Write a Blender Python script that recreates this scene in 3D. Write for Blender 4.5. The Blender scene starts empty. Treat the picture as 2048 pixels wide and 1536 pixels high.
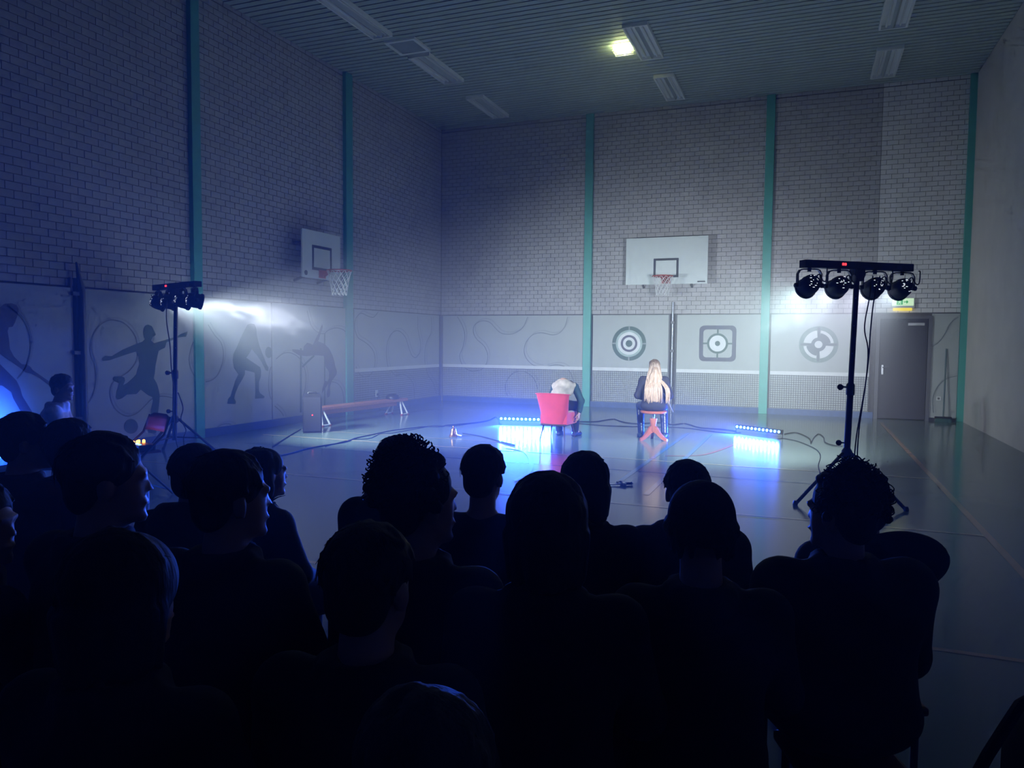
import bpy, bmesh, math, random
import numpy as np
from mathutils import Vector, Matrix

# ------------------------------------------------------------------ camera
CAM_H = 1.55
FPX, YAW, PITCH, ROLL = 1497.7, -0.37313, -0.05761, 0.00885
DB, LW, RW, HC = 17.29, 8.737, 2.978, 6.855      # back wall y, left wall -x, right wall +x, ceiling
YF = -3.2                                         # wall behind the audience
HP, HN = 2.175, 0.944                             # panel height, printed net height
cyw, syw, cp, sp, cr, sr = math.cos(YAW), math.sin(YAW), math.cos(PITCH), math.sin(PITCH), math.cos(ROLL), math.sin(ROLL)
FWD = Vector((syw*cp, cyw*cp, sp))
_r0 = Vector((cyw, -syw, 0)); _u0 = _r0.cross(FWD)
RGT = _r0*cr + _u0*sr
UPV = -_r0*sr + _u0*cr
scn = bpy.context.scene
COL = scn.collection
cam_d = bpy.data.cameras.new('camera'); cam_d.sensor_width = 36; cam_d.lens = FPX/2048*36
cam_d.clip_start = 0.05; cam_d.clip_end = 100
cam = bpy.data.objects.new('camera', cam_d); COL.objects.link(cam)
cam.matrix_world = Matrix(((RGT.x, UPV.x, -FWD.x, 0), (RGT.y, UPV.y, -FWD.y, 0), (RGT.z, UPV.z, -FWD.z, CAM_H), (0, 0, 0, 1)))
scn.camera = cam

# ------------------------------------------------------------------ world, haze, exposure
world = bpy.data.worlds.new('hall_air'); scn.world = world; world.use_nodes = True
wn = world.node_tree; wn.nodes.clear()
wo = wn.nodes.new('ShaderNodeOutputWorld'); wb = wn.nodes.new('ShaderNodeBackground')
wb.inputs[0].default_value = (0, 0, 0, 1); wb.inputs[1].default_value = 0
wv = wn.nodes.new('ShaderNodeVolumeScatter')
wv.inputs['Color'].default_value = (0.93, 0.96, 1, 1); wv.inputs['Density'].default_value = 0.030
wv.inputs['Anisotropy'].default_value = 0.15
wn.links.new(wb.outputs[0], wo.inputs['Surface']); wn.links.new(wv.outputs[0], wo.inputs['Volume'])
vs = scn.view_settings
vs.view_transform = 'Standard'; vs.look = 'None'; vs.gamma = 1; vs.use_curve_mapping = False
vs.exposure = 0.0
PAR_W = 1120.0          # each stage lamp
LED_W = 6200.0           # one blue floor bar
try:
    cy = scn.cycles
    cy.max_bounces = 5; cy.diffuse_bounces = 4; cy.glossy_bounces = 2; cy.transmission_bounces = 2
    cy.volume_bounces = 0; cy.transparent_max_bounces = 4; cy.caustics_reflective = False; cy.caustics_refractive = False
    cy.use_denoising = True; cy.sample_clamp_indirect = 4.0; cy.blur_glossy = 0.5
    cy.use_adaptive_sampling = True; cy.adaptive_threshold = 0.06; cy.adaptive_min_samples = 12
except Exception:
    pass

# ------------------------------------------------------------------ helpers: rays from the measured photo points onto real planes
CAMP = Vector((0, 0, CAM_H))
def ray(x, y): return FWD*FPX + RGT*(x-1024) + UPV*(768-y)
def floorp(x, y, z=0.0):
    d = ray(x, y); return CAMP + d*((z-CAM_H)/d.z)
def ceilp(x, y, z=HC):
    d = ray(x, y); return CAMP + d*((z-CAM_H)/d.z)
def backp(x, y, off=0.0):
    d = ray(x, y); return CAMP + d*((DB-off)/d.y)
def leftp(x, y, off=0.0):
    d = ray(x, y); return CAMP + d*((-LW+off)/d.x)
def depthp(x, y, dep):
    return CAMP + ray(x, y)*(dep/FPX)
def px(p):
    d = Vector(p)-CAMP; z = d.dot(FWD); return (1024+FPX*d.dot(RGT)/z, 768-FPX*d.dot(UPV)/z, z)

# ------------------------------------------------------------------ materials
MATS = {}
def mat(name, col, rough=0.6, metal=0.0, var=0.12, scale=8.0, bump=0.0, emit=None, estr=0.0, sheen=0.0, col2=None, stretch=None, lightsrc=False):
    if name in MATS: return MATS[name]
    m = bpy.data.materials.new(name); m.use_nodes = True
    nt = m.node_tree; b = nt.nodes['Principled BSDF']
    tc = nt.nodes.new('ShaderNodeTexCoord'); nz = nt.nodes.new('ShaderNodeTexNoise')
    nz.inputs['Scale'].default_value = scale; nz.inputs['Detail'].default_value = 3
    if stretch:
        mp = nt.nodes.new('ShaderNodeMapping'); mp.inputs['Scale'].default_value = stretch
        nt.links.new(tc.outputs['Object'], mp.inputs[0]); nt.links.new(mp.outputs[0], nz.inputs['Vector'])
    else:
        nt.links.new(tc.outputs['Object'], nz.inputs['Vector'])
    rp = nt.nodes.new('ShaderNodeValToRGB')
    c1 = [max(0, c*(1-var)) for c in col]; c2 = list(col2) if col2 else [min(1, c*(1+var)) for c in col]
    rp.color_ramp.elements[0].position = 0.3; rp.color_ramp.elements[1].position = 0.7
    rp.color_ramp.elements[0].color = (*c1, 1); rp.color_ramp.elements[1].color = (*c2, 1)
    nt.links.new(nz.outputs['Fac'], rp.inputs[0]); nt.links.new(rp.outputs[0], b.inputs['Base Color'])
    b.inputs['Roughness'].default_value = rough; b.inputs['Metallic'].default_value = metal
    if sheen: b.inputs['Sheen Weight'].default_value = sheen
    if bump:
        bp = nt.nodes.new('ShaderNodeBump'); bp.inputs['Strength'].default_value = bump; bp.inputs['Distance'].default_value = 0.01
        nt.links.new(nz.outputs['Fac'], bp.inputs['Height']); nt.links.new(bp.outputs[0], b.inputs['Normal'])
    if emit:
        b.inputs['Emission Color'].default_value = (*emit, 1); b.inputs['Emission Strength'].default_value = estr
        try: m.cycles.emission_sampling = 'FRONT' if lightsrc else 'NONE'
        except Exception: pass
    MATS[name] = m
    return m

# ------------------------------------------------------------------ mesh builder
class MB:
    def __init__(s): s.v = []; s.f = []
    def add(s, vs_, fs):
        o = len(s.v); s.v.extend([tuple(p) for p in vs_]); s.f.extend([tuple(i+o for i in f) for f in fs]); return s
    def box(s, c, size, rot=None, taper=1.0):
        hx, hy, hz = size[0]/2, size[1]/2, size[2]/2
        pts = [Vector((x*hx*(taper if z > 0 else 1), y*hy*(taper if z > 0 else 1), z*hz)) for z in (-1, 1) for y in (-1, 1) for x in (-1, 1)]
        if rot is not None: pts = [rot @ p for p in pts]
        c = Vector(c)
        return s.add([p+c for p in pts], [(0, 2, 3, 1), (4, 5, 7, 6), (0, 1, 5, 4), (2, 6, 7, 3), (0, 4, 6, 2), (1, 3, 7, 5)])
    def bevbox(s, c, size, b, rot=None):
        bm = bmesh.new(); bmesh.ops.create_cube(bm, size=1)
        for v in bm.verts: v.co = Vector((v.co.x*size[0], v.co.y*size[1], v.co.z*size[2]))
        bmesh.ops.bevel(bm, geom=bm.edges[:], offset=b, segments=2, affect='EDGES', profile=0.6)
        c = Vector(c); bm.verts.index_update()
        vs_ = [((rot @ v.co) if rot is not None else v.co.copy())+c for v in bm.verts]
        fs = [tuple(v.index for v in f.verts) for f in bm.faces]; bm.free()
        return s.add(vs_, fs)
    def tube(s, pts, r, n=8, closed=False, caps=True):
        pts = [Vector(p) for p in pts]; N = len(pts)
        rs = r if isinstance(r, (list, tuple)) else [r]*N
        o = len(s.v); prev = None
        for i, p in enumerate(pts):
            if closed: t = pts[(i+1) % N]-pts[i-1]
            else: t = pts[min(i+1, N-1)]-pts[max(i-1, 0)]
            t.normalize() if t.length > 0 else None
            if prev is None:
                a = Vector((0, 0, 1)) if abs(t.z) < 0.9 else Vector((1, 0, 0))
                u = t.cross(a).normalized()
            else:
                u = (prev - t*prev.dot(t)); u = u.normalized() if u.length > 1e-6 else t.orthogonal().normalized()
            prev = u; w = t.cross(u)
            for k in range(n):
                a = 2*math.pi*k/n; s.v.append(tuple(p+(u*math.cos(a)+w*math.sin(a))*rs[i]))
        for i in range(N if closed else N-1):
            j = (i+1) % N
            for k in range(n):
                l = (k+1) % n; s.f.append((o+i*n+k, o+i*n+l, o+j*n+l, o+j*n+k))
        if caps and not closed:
            s.f.append(tuple(o+k for k in reversed(range(n)))); s.f.append(tuple(o+(N-1)*n+k for k in range(n)))
        return s
    def lathe(s, prof, n=24, c=(0, 0, 0), rot=None):
        o = len(s.v); c = Vector(c)
        for (r, z) in prof:
            for k in range(n):
                a = 2*math.pi*k/n; p = Vector((r*math.cos(a), r*math.sin(a), z))
                if rot is not None: p = rot @ p
                s.v.append(tuple(p+c))
        for i in range(len(prof)-1):
            for k in range(n):
                l = (k+1) % n; s.f.append((o+i*n+k, o+i*n+l, o+(i+1)*n+l, o+(i+1)*n+k))
        if prof[0][0] > 1e-5: s.f.append(tuple(o+k for k in reversed(range(n))))
        if prof[-1][0] > 1e-5: s.f.append(tuple(o+(len(prof)-1)*n+k for k in range(n)))
        return s
    def prism(s, poly, ext):                       # poly: 3-D points of a flat outline, ext: extrusion vector
        n = len(poly); ext = Vector(ext); poly = [Vector(p) for p in poly]
        return s.add(poly+[p+ext for p in poly], [tuple(range(n)), tuple(range(2*n-1, n-1, -1))]+[(i, i+n, (i+1) % n+n, (i+1) % n) for i in range(n)])
    def build(s, name, m, parent=None, smooth=False, tri=False):
        me = bpy.data.meshes.new(name); me.from_pydata(s.v, [], s.f)
        bm = bmesh.new(); bm.from_mesh(me)
        if tri: bmesh.ops.triangulate(bm, faces=[f for f in bm.faces if len(f.verts) > 4])
        bmesh.ops.recalc_face_normals(bm, faces=bm.faces[:]); bm.to_mesh(me); bm.free()
        me.materials.append(m)
        if smooth:
            me.polygons.foreach_set('use_smooth', [True]*len(me.polygons))
            try: me.set_sharp_from_angle(angle=math.radians(40))
            except Exception: pass
        return link(name, me, parent)
def link(name, me, parent=None):
    o = bpy.data.objects.new(name, me); COL.objects.link(o)
    if parent: o.parent = parent
    return o
def empty(name, loc=(0, 0, 0), rz=0.0):
    o = bpy.data.objects.new(name, None); COL.objects.link(o); o.location = loc; o.rotation_euler = (0, 0, rz); return o
def tag(o, label, cat, group=None):
    o['label'] = label; o['category'] = cat
    if group: o['group'] = group
    return o
def struct(o, label=None):
    o['kind'] = 'structure'
    if label: o['label'] = label
    return o
def rotz(a): return Matrix.Rotation(a, 3, 'Z')
def rotx(a): return Matrix.Rotation(a, 3, 'X')
def roty(a): return Matrix.Rotation(a, 3, 'Y')
def smoothline(pts, n=6):
    pts = [Vector(p) for p in pts]; out = []
    for i in range(len(pts)-1):
        p0 = pts[max(i-1, 0)]; p1 = pts[i]; p2 = pts[i+1]; p3 = pts[min(i+2, len(pts)-1)]
        for k in range(n):
            t = k/n
            out.append(0.5*((2*p1)+(p2-p0)*t+(2*p0-5*p1+4*p2-p3)*t*t+(-p0+3*p1-3*p2+p3)*t**3))
    out.append(pts[-1]); return out
def copy_tree(o, parent=None):
    c = o.copy(); COL.objects.link(c); c.parent = parent
    for ch in list(o.children): copy_tree(ch, c)
    return c

# ------------------------------------------------------------------ setting materials
M_brick = mat('painted_brick', (0.50, 0.48, 0.48), 0.75, var=0.10, scale=3, bump=0.15)
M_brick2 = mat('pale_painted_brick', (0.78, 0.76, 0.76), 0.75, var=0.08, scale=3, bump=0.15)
M_mortar = mat('mortar', (0.13, 0.125, 0.135), 0.9, var=0.2, scale=20)
M_plaster = mat('plaster', (0.68, 0.63, 0.60), 0.85, var=0.06, scale=2)
M_plaster_dark = mat('dark_rear_plaster', (0.10, 0.10, 0.10), 0.9, var=0.1, scale=2)
M_panel = mat('wall_pad', (0.44, 0.465, 0.455), 0.55, var=0.03, scale=3)
M_paneledge = mat('pad_edge', (0.16, 0.18, 0.2), 0.6)
M_teal = mat('teal_steel', (0.10, 0.42, 0.36), 0.45, var=0.05)
M_blueb = mat('blue_base', (0.07, 0.12, 0.27), 0.5, var=0.1)
M_slat = mat('ceiling_slat', (0.46, 0.53, 0.49), 0.6, var=0.05, scale=1.5)
M_ceil = mat('ceiling_void', (0.09, 0.105, 0.10), 0.9)
M_print_g = mat('print_green', (0.075, 0.135, 0.12), 0.55, var=0.06)
M_print_d = mat('print_purple_grey', (0.10, 0.10, 0.155), 0.55, var=0.06)
M_print_l = mat('print_line', (0.16, 0.19, 0.21), 0.6, var=0.05)
M_print_p = mat('print_pale_line', (0.36, 0.38, 0.385), 0.6, var=0.05)
M_net_w = mat('print_net_band', (0.74, 0.75, 0.75), 0.6, var=0.03)
M_net_d = mat('print_net_cord', (0.09, 0.10, 0.12), 0.6)
M_white = mat('white_lacquer', (0.72, 0.73, 0.72), 0.45, var=0.04)
M_black = mat('black_plastic', (0.012, 0.012, 0.014), 0.45, var=0.2)
M_blackm = mat('black_metal', (0.015, 0.015, 0.018), 0.35, 0.3, var=0.2)
M_steel = mat('brushed_steel', (0.55, 0.56, 0.58), 0.3, 0.9, var=0.08)
M_door = mat('door_grey', (0.045, 0.045, 0.058), 0.5, var=0.06)
M_doorf = mat('door_frame_grey', (0.13, 0.13, 0.15), 0.45, var=0.05)
M_cable = mat('cable_rubber', (0.02, 0.02, 0.025), 0.5)

def floor_mat():
    m = bpy.data.materials.new('sports_floor'); m.use_nodes = True
    nt = m.node_tree; b = nt.nodes['Principled BSDF']
    tc = nt.nodes.new('ShaderNodeTexCoord'); n1 = nt.nodes.new('ShaderNodeTexNoise'); n1.inputs['Scale'].default_value = 0.7; n1.inputs['Detail'].default_value = 5
    n2 = nt.nodes.new('ShaderNodeTexNoise'); n2.inputs['Scale'].default_value = 45
    mp = nt.nodes.new('ShaderNodeMapping'); mp.inputs['Scale'].default_value = (0.4, 3.0, 1)
    rp = nt.nodes.new('ShaderNodeValToRGB')
    rp.color_ramp.elements[0].color = (0.13, 0.19, 0.165, 1); rp.color_ramp.elements[1].color = (0.16, 0.225, 0.195, 1)
    nt.links.new(tc.outputs['Object'], n1.inputs['Vector']); nt.links.new(tc.outputs['Object'], mp.inputs[0]); nt.links.new(mp.outputs[0], n2.inputs['Vector'])
    nt.links.new(n1.outputs['Fac'], rp.inputs[0]); nt.links.new(rp.outputs[0], b.inputs['Base Color'])
    mr = nt.nodes.new('ShaderNodeMapRange'); mr.inputs['To Min'].default_value = 0.12; mr.inputs['To Max'].default_value = 0.18
    b.inputs['Specular IOR Level'].default_value = 0.3
    nt.links.new(n2.outputs['Fac'], mr.inputs['Value']); nt.links.new(mr.outputs[0], b.inputs['Roughness'])
    bp = nt.nodes.new('ShaderNodeBump'); bp.inputs['Strength'].default_value = 0.03; bp.inputs['Distance'].default_value = 0.002
    nt.links.new(n2.outputs['Fac'], bp.inputs['Height']); nt.links.new(bp.outputs[0], b.inputs['Normal'])
    return m
M_floor = floor_mat()

# ------------------------------------------------------------------ structure
T = 0.2
floor = struct(MB().box(((RW-LW)/2, (DB+YF)/2, -0.1), (LW+RW+2*T, DB-YF+2*T, 0.2)).build('floor', M_floor), 'green-grey glossy sports hall floor with painted court lines')
ceiling = struct(MB().box(((RW-LW)/2, (DB+YF)/2, HC+0.03+0.1), (LW+RW+2*T, DB-YF+2*T, 0.2)).build('ceiling', M_ceil), 'ceiling of narrow grey-green slats')
wall_back = struct(MB().box(((RW-LW)/2, DB+0.012+T/2, HC/2), (LW+RW+2*T, T, HC)).build('wall_back', M_mortar), 'painted brick end wall with printed pads below')
wall_left = struct(MB().box((-LW-0.012-T/2, (DB+YF)/2, HC/2), (T, DB-YF, HC)).build('wall_left', M_mortar), 'painted brick side wall with printed athlete pads below')
wall_right = struct(MB().box((RW+T/2, (DB+YF)/2, HC/2), (T, DB-YF, HC)).build('wall_right', M_plaster), 'plain plastered side wall')
wall_front = struct(MB().box(((RW-LW)/2, YF-T/2, HC/2), (LW+RW+2*T, T, HC)).build('wall_front', M_plaster_dark), 'dark wall behind the audience')

# ceiling slats, each its own piece
PITCHS = 0.15
sm = bpy.data.meshes.new('slat')
_b = MB().box((0, 0, 0), (LW+RW, 0.12, 0.012)); sm.from_pydata(_b.v, [], _b.f); sm.materials.append(M_slat)
y = DB-0.07
while y > 3.0:
    o = link('slat', sm, ceiling); o.location = ((RW-LW)/2, y, HC+0.012); y -= PITCHS

# bricks
BL, BH, BG = 0.21, 0.0975, 0.009
def bricks(wall, axis, a0, a1, z0, inframe, mt_fn, nsep=300):
    items = []
    z = z0; row = 0
    rnd = random.Random(5+len(axis))
    while z < HC-0.03:
        a = a0-(BL/2 if row % 2 else 0)
        while a < a1-0.02:
            b0 = max(a, a0); b1 = min(a+BL, a1)
            if b1-b0 > 0.04:
                c = (b0+b1)/2; zc = min(z+BH/2, HC)
                P = (c, DB, zc) if axis == 'b' else (-LW, c, zc)
                q = px(P)
                area = 0
                if q[2] > 0.5 and 5 < q[0] < 2043 and 5 < q[1] < 1500 and inframe(q):
                    e = (c+0.1, DB, zc) if axis == 'b' else (-LW, c+0.1, zc)
                    q2 = px(e); area = abs(q2[0]-q[0])*(1/q[2])
                items.append((area, c, zc, b1-b0-BG, min(BH, HC-z)-BG, rnd.uniform(0, 0.003), mt_fn(c)))
            a += BL
        z += BH; row += 1
    items.sort(key=lambda t: -t[0])
    cache = {}
    def verts(L, H, dep):
        x0, x1, h0, h1 = -L/2, L/2, -H/2, H/2
        return x0, x1, h0, h1
    def brickmesh(L, H, m):
        k = (round(L, 3), round(H, 3), m.name)
        if k not in cache:
            bb = MB()
            if axis == 'b': bb.box((0, 0.006, 0), (L, 0.012, H))
            else: bb.box((-0.006, 0, 0), (0.012, L, H))
            me = bpy.data.meshes.new('brick'); me.from_pydata(bb.v, [], bb.f); me.materials.append(m); cache[k] = me
        return cache[k]
    for (ar, c, zc, L, H, pr, m) in items[:nsep]:
        o = link('brick', brickmesh(L, H, m), wall)
        o.location = (c, DB-pr, zc) if axis == 'b' else (-LW+pr, c, zc)
    rest = items[nsep:]
    for m in set(t[6] for t in rest):
        bb = MB()
        for (ar, c, zc, L, H, pr, mm) in rest:
            if mm is not m: continue
            if axis == 'b': bb.box((c, DB-pr+0.006, zc), (L, 0.012, H))
            else: bb.box((-LW+pr-0.006, c, zc), (0.012, L, H))
        me = bpy.data.meshes.new('brickwork'); me.from_pydata(bb.v, [], bb.f); me.materials.append(m)
        o = link('brickwork', me, wall); o['kind'] = 'stuff'
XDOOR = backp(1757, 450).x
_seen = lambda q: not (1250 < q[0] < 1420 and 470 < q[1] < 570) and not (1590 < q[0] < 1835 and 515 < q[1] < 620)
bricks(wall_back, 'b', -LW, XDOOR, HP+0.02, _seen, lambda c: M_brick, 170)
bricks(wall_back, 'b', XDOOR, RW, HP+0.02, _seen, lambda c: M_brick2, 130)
bricks(wall_left, 'l', 2.6, DB-0.02, HP+0.02, lambda q: not (376 < q[0] < 408) and not (300 < q[0] < 400 and q[1] > 540), lambda c: M_brick)

# steel posts
def post_back(xl, xr, name):
    a = backp(xl, 640).x; b = backp(xr, 640).x
    return struct(MB().bevbox(((a+b)/2, DB-0.03, HC/2), (b-a, 0.10, HC), 0.006).build(name, M_teal), 'teal painted steel post against the end wall')
def post_left(xl, xr, yy, name):
    a = leftp(xl, yy, 0.08).y; b = leftp(xr, yy, 0.08).y
    return struct(MB().bevbox((-LW+0.03, (a+b)/2, HC/2), (0.10, b-a, HC), 0.006).build(name, M_teal), 'teal painted steel post against the side wall')
post_back(1168, 1183, 'trim_1'); post_back(1522, 1539, 'trim_2'); post_back(1920, 1940, 'trim_3')
post_left(391, 408, 700, 'trim_4'); post_left(694, 707, 700, 'trim_5')
# dark corner profile
struct(MB().bevbox((-LW+0.03, DB-0.03, HP/2), (0.09, 0.09, HP), 0.01).build('trim_6', mat('corner_grey', (0.2, 0.21, 0.26), 0.6)), 'grey corner profile between the two pad walls')
# wall base strips
BBH = 0.13
struct(MB().box((-LW+0.016, (2.6+DB)/2, BBH/2), (0.05, DB-2.6, BBH)).build('baseboard_left', M_blueb), 'blue base strip along the side wall')
xd0 = backp(1746, 800).x; xd1 = backp(1857, 800).x
struct(MB().box(((-LW+xd0)/2, DB-0.016, BBH/2), (xd0+LW, 0.05, BBH)).build('baseboard_back', M_blueb), 'blue base strip along the end wall')

# ------------------------------------------------------------------ printed wall pads
PT = 0.05
def pad_back(x0, x1, z0=BBH, z1=HP, yy=700):
    a = backp(x0, yy, PT).x+0.008; b = backp(x1, yy, PT).x-0.008
    return MB().bevbox(((a+b)/2, DB-PT/2+0.006, (z0+z1)/2), (b-a, PT, z1-z0), 0.008).build('wall_pad', M_panel, wall_back), a, b
def pad_left(x0, x1, yy=700, y0=None, y1=None):
    a = leftp(x0, yy, PT).y+0.008 if y0 is None else y0; b = leftp(x1, yy, PT).y-0.008 if y1 is None else y1
    return MB().bevbox((-LW+PT/2-0.006, (a+b)/2, (BBH+HP)/2), (PT, b-a, HP-BBH), 0.008).build('wall_pad', M_panel, wall_left), a, b
PO = PT-0.004      # print plane just proud of the pad face
def P_b(z): return lambda p: backp(z[0]+p[0]*z[2], z[1]+p[1]*z[2], PO+0.0015)
def P_l(z): return lambda p: leftp(z[0]+p[0]*z[2], z[1]+p[1]*z[2], PO+0.0015)
Z1 = (0, 520, 0.2539); Z2 = (420, 520, 0.2539); Z3 = (880, 600, 0.2539); Z4 = (1360, 480, 0.29297); Z5 = (1720, 560, 0.2408)
def ribbon(fn, pts, w, side, m, parent, lo, hi, name='printed_line', dz=0.0):
    """flat printed stripe following traced points; side 'b' or 'l'; clipped to the pad between lo and hi"""
    P = smoothline([fn(p) for p in pts], 5)
    nrm = Vector((0, -1, 0)) if side == 'b' else Vector((1, 0, 0))
    runs = [[]]
    for p in P:
        a = p.x if side == 'b' else p.y
        if lo+0.01 < a < hi-0.01 and BBH+0.01 < p.z < HP-0.01: runs[-1].append(p)
        elif runs[-1]: runs.append([])
    b = MB()
    for r in runs:
        if len(r) < 2: continue
        vs_, fs = [], []
        for i, p in enumerate(r):
            t = (r[min(i+1, len(r)-1)]-r[max(i-1, 0)]).normalized(); u = t.cross(nrm)
            for q in (p-u*w/2, p+u*w/2):
                vs_.append(q+nrm*dz); 
        k = len(r)
        for i in range(k-1): fs.append((2*i, 2*i+1, 2*i+3, 2*i+2))
        vs_ += [v-nrm*0.0012 for v in vs_]
        fs += [tuple(2*k+j for j in reversed(f)) for f in fs]
        b.add(vs_, fs)
    if b.v: return b.build(name, m, parent)
def squiggle(fn, pts, side, parent, lo, hi):
    ribbon(fn, pts, 0.016, side, M_print_l, parent, lo, hi)
    fn2 = lambda p: fn((p[0]+16, p[1]-18))
    ribbon(fn2, pts, 0.024, side, M_print_p, parent, lo, hi, dz=-0.0004)
def printed(fn, pts, side, m, parent, name, dz=0.0):
    nrm = Vector((0, -1, 0)) if side == 'b' else Vector((1, 0, 0))
    return MB().prism([fn(p)+nrm*dz for p in pts], -nrm*0.0012).build(name, m, parent, tri=True)
def netprint(side, lo, hi, parent):
    b = MB(); st = 0.047; w = 0.0095; zt = HN-0.075; z0 = BBH+0.01
    def bar(a0, a1, zz0, zz1):
        if side == 'b': b.box(((a0+a1)/2, DB-PO-0.0012, (zz0+zz1)/2), (a1-a0, 0.0016, zz1-zz0))
        else: b.box((-LW+PO+0.0012, (a0+a1)/2, (zz0+zz1)/2), (0.0016, a1-a0, zz1-zz0))
    a = lo+0.02
    while a < hi-0.01: bar(a, a+w, z0, zt); a += st
    z = z0
    while z < zt: bar(lo+0.01, hi-0.01, z, z+w); z += st
    o = b.build('printed_net', M_net_d, parent); o['kind'] = 'stuff'
    b = MB()
    if side == 'b': b.box(((lo+hi)/2, DB-PO-0.0016, (zt+HN)/2), (hi-lo-0.012, 0.002, HN-zt))
    else: b.box((-LW+PO+0.0016, (lo+hi)/2, (zt+HN)/2), (0.002, hi-lo-0.012, HN-zt))
    b.build('printed_net_band', M_net_w, parent)
def disc_pts(c, r0, n=40):
    return [(c[0]+r0*math.cos(2*math.pi*k/n), c[1]+r0*math.sin(2*math.pi*k/n)) for k in range(n)]

# end wall pads
pb1, lo, hi = pad_back(884, 1167); B1 = P_b(Z3)
for s_ in ([(130,120),(175,200),(195,280),(180,370),(155,440),(175,510),(220,550),(270,560),(330,545),(365,500),(375,430),(345,360),(290,310),(262,250),(275,195),(330,165),(390,175),(430,215),(480,260),(550,270),(610,250),(660,205),(695,120)],
           [(1008,120),(985,205),(940,260),(880,275),(800,258),(730,275),(680,330),(662,400),(680,460),(730,510),(800,530)],
           [(770,700),(740,620),(680,570),(620,562),(560,590),(520,650),(520,730),(560,790)],
           [(830,530),(870,517),(920,510),(970,520),(1010,550),(1040,600),(1060,690)]):
    squiggle(B1, s_, 'b', pb1, lo, hi)
netprint('b', lo, hi, pb1)
pb2, lo, hi = pad_back(1184, 1337); netprint('b', lo, hi, pb2)
pb3, lo3, hi3 = pad_back(1352, 1521); netprint('b', lo3, hi3, pb3)
pb4, lo4, hi4 = pad_back(1540, 1741); netprint('b', lo4, hi4, pb4)
pb5, lo5, hi5 = pad_back(1861, 1919, z0=0.06)
for s_ in ([(850,290),(760,350),(715,430),(660,510),(570,572)], [(820,793),(720,820),(650,880),(610,960),(605,1060),(620,1150)]):
    squiggle(P_b(Z5), s_, 'b', pb5, lo5, hi5)

def ring(c, r0, r1, m, parent, name, a0=0, a1=360, dz=0.0, n=48):
    b = MB(); vs_, fs = [], []
    full = (a1-a0) >= 360
    K = n if full else max(6, int(n*(a1-a0)/360))
    for k in range(K+(0 if full else 1)):
        a = math.radians(a0+(a1-a0)*k/K)
        for r in (r0, r1): vs_.append((c.x+r*math.cos(a), c.y-dz, c.z+r*math.sin(a)))
    tot = len(vs_)//2
    for k in range(K):
        j = (k+1) % tot; fs.append((2*k, 2*k+1, 2*j+1, 2*j))
    nv = len(vs_); vs_ += [(x, yy+0.0012, z) for (x, yy, z) in vs_]; fs += [tuple(nv+i for i in reversed(f)) for f in fs]
    return b.add(vs_, fs).build(name, m, parent)
def flat(c, w, h, m, parent, name, dz=0.0):
    return MB().box((c.x, c.y-dz, c.z), (w, 0.0016, h)).build(name, m, parent)
# target 1: concentric rings with four pale ticks
c = backp(1258, 687, PO+0.002); R = abs(backp(1292, 687, PO).x-backp(1224, 687, PO).x)/2
ring(c, R*0.78, R, M_print_g, pb2, 'printed_ring'); ring(c, R*0.66, R*0.78, mat('print_pale_green', (0.40, 0.50, 0.47), 0.6), pb2, 'printed_ring')
ring(c, R*0.36, R*0.49, M_print_d, pb2, 'printed_ring'); ring(c, 0.0, R*0.2, M_print_g, pb2, 'printed_dot'); ring(c, R*0.2, R*0.36, M_net_w, pb2, 'printed_ring'); ring(c, R*0.49, R*0.66, M_net_w, pb2, 'printed_ring')
for dx_, dz_ in ((0, 1), (0, -1), (1, 0), (-1, 0)):
    flat(c+Vector((dx_*R*0.89, 0, dz_*R*0.89)), R*(0.07 if dx_ == 0 else 0.2), R*(0.2 if dx_ == 0 else 0.07), M_print_p, pb2, 'printed_tick', 0.001)
# target 2: rounded square with ring and dot
c = backp(1435, 687, PO+0.002); R = abs(backp(1472, 687, PO).x-backp(1398, 687, PO).x)/2
def rsq(h, r, n=8):
    out = []
    for (sx, sz, a0) in ((1, 1, 0), (-1, 1, 90), (-1, -1, 180), (1, -1, 270)):
        for k in range(n+1):
            a = math.radians(a0+90*k/n); out.append((sx*(h-r)+r*math.cos(a), sz*(h-r)+r*math.sin(a)))
    return out
o_, i_ = rsq(R, R*0.27), rsq(R*0.78, R*0.18); n_ = len(o_)
vs_ = [(c.x+a, c.y, c.z+b) for a, b in o_]+[(c.x+a, c.y, c.z+b) for a, b in i_]
fs = [(k, (k+1) % n_, n_+(k+1) % n_, n_+k) for k in range(n_)]
vs_ += [(a, b+0.0012, d) for a, b, d in vs_]; fs += [tuple(2*n_+j for j in reversed(f)) for f in fs]
MB().add(vs_, fs).build('printed_square', M_print_d, pb3)
ring(c, R*0.45, R*0.57, M_print_g, pb3, 'printed_ring'); ring(c, R*0.14, R*0.45, M_net_w, pb3, 'printed_ring'); ring(c, 0, R*0.14, M_print_g, pb3, 'printed_dot')
for dx_, dz_ in ((0, 1), (0, -1), (1, 0), (-1, 0)):
    flat(c+Vector((dx_*R*0.68, 0, dz_*R*0.68)), R*(0.09 if dx_ == 0 else 0.22), R*(0.22 if dx_ == 0 else 0.09), M_print_g, pb3, 'printed_tick')
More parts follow.
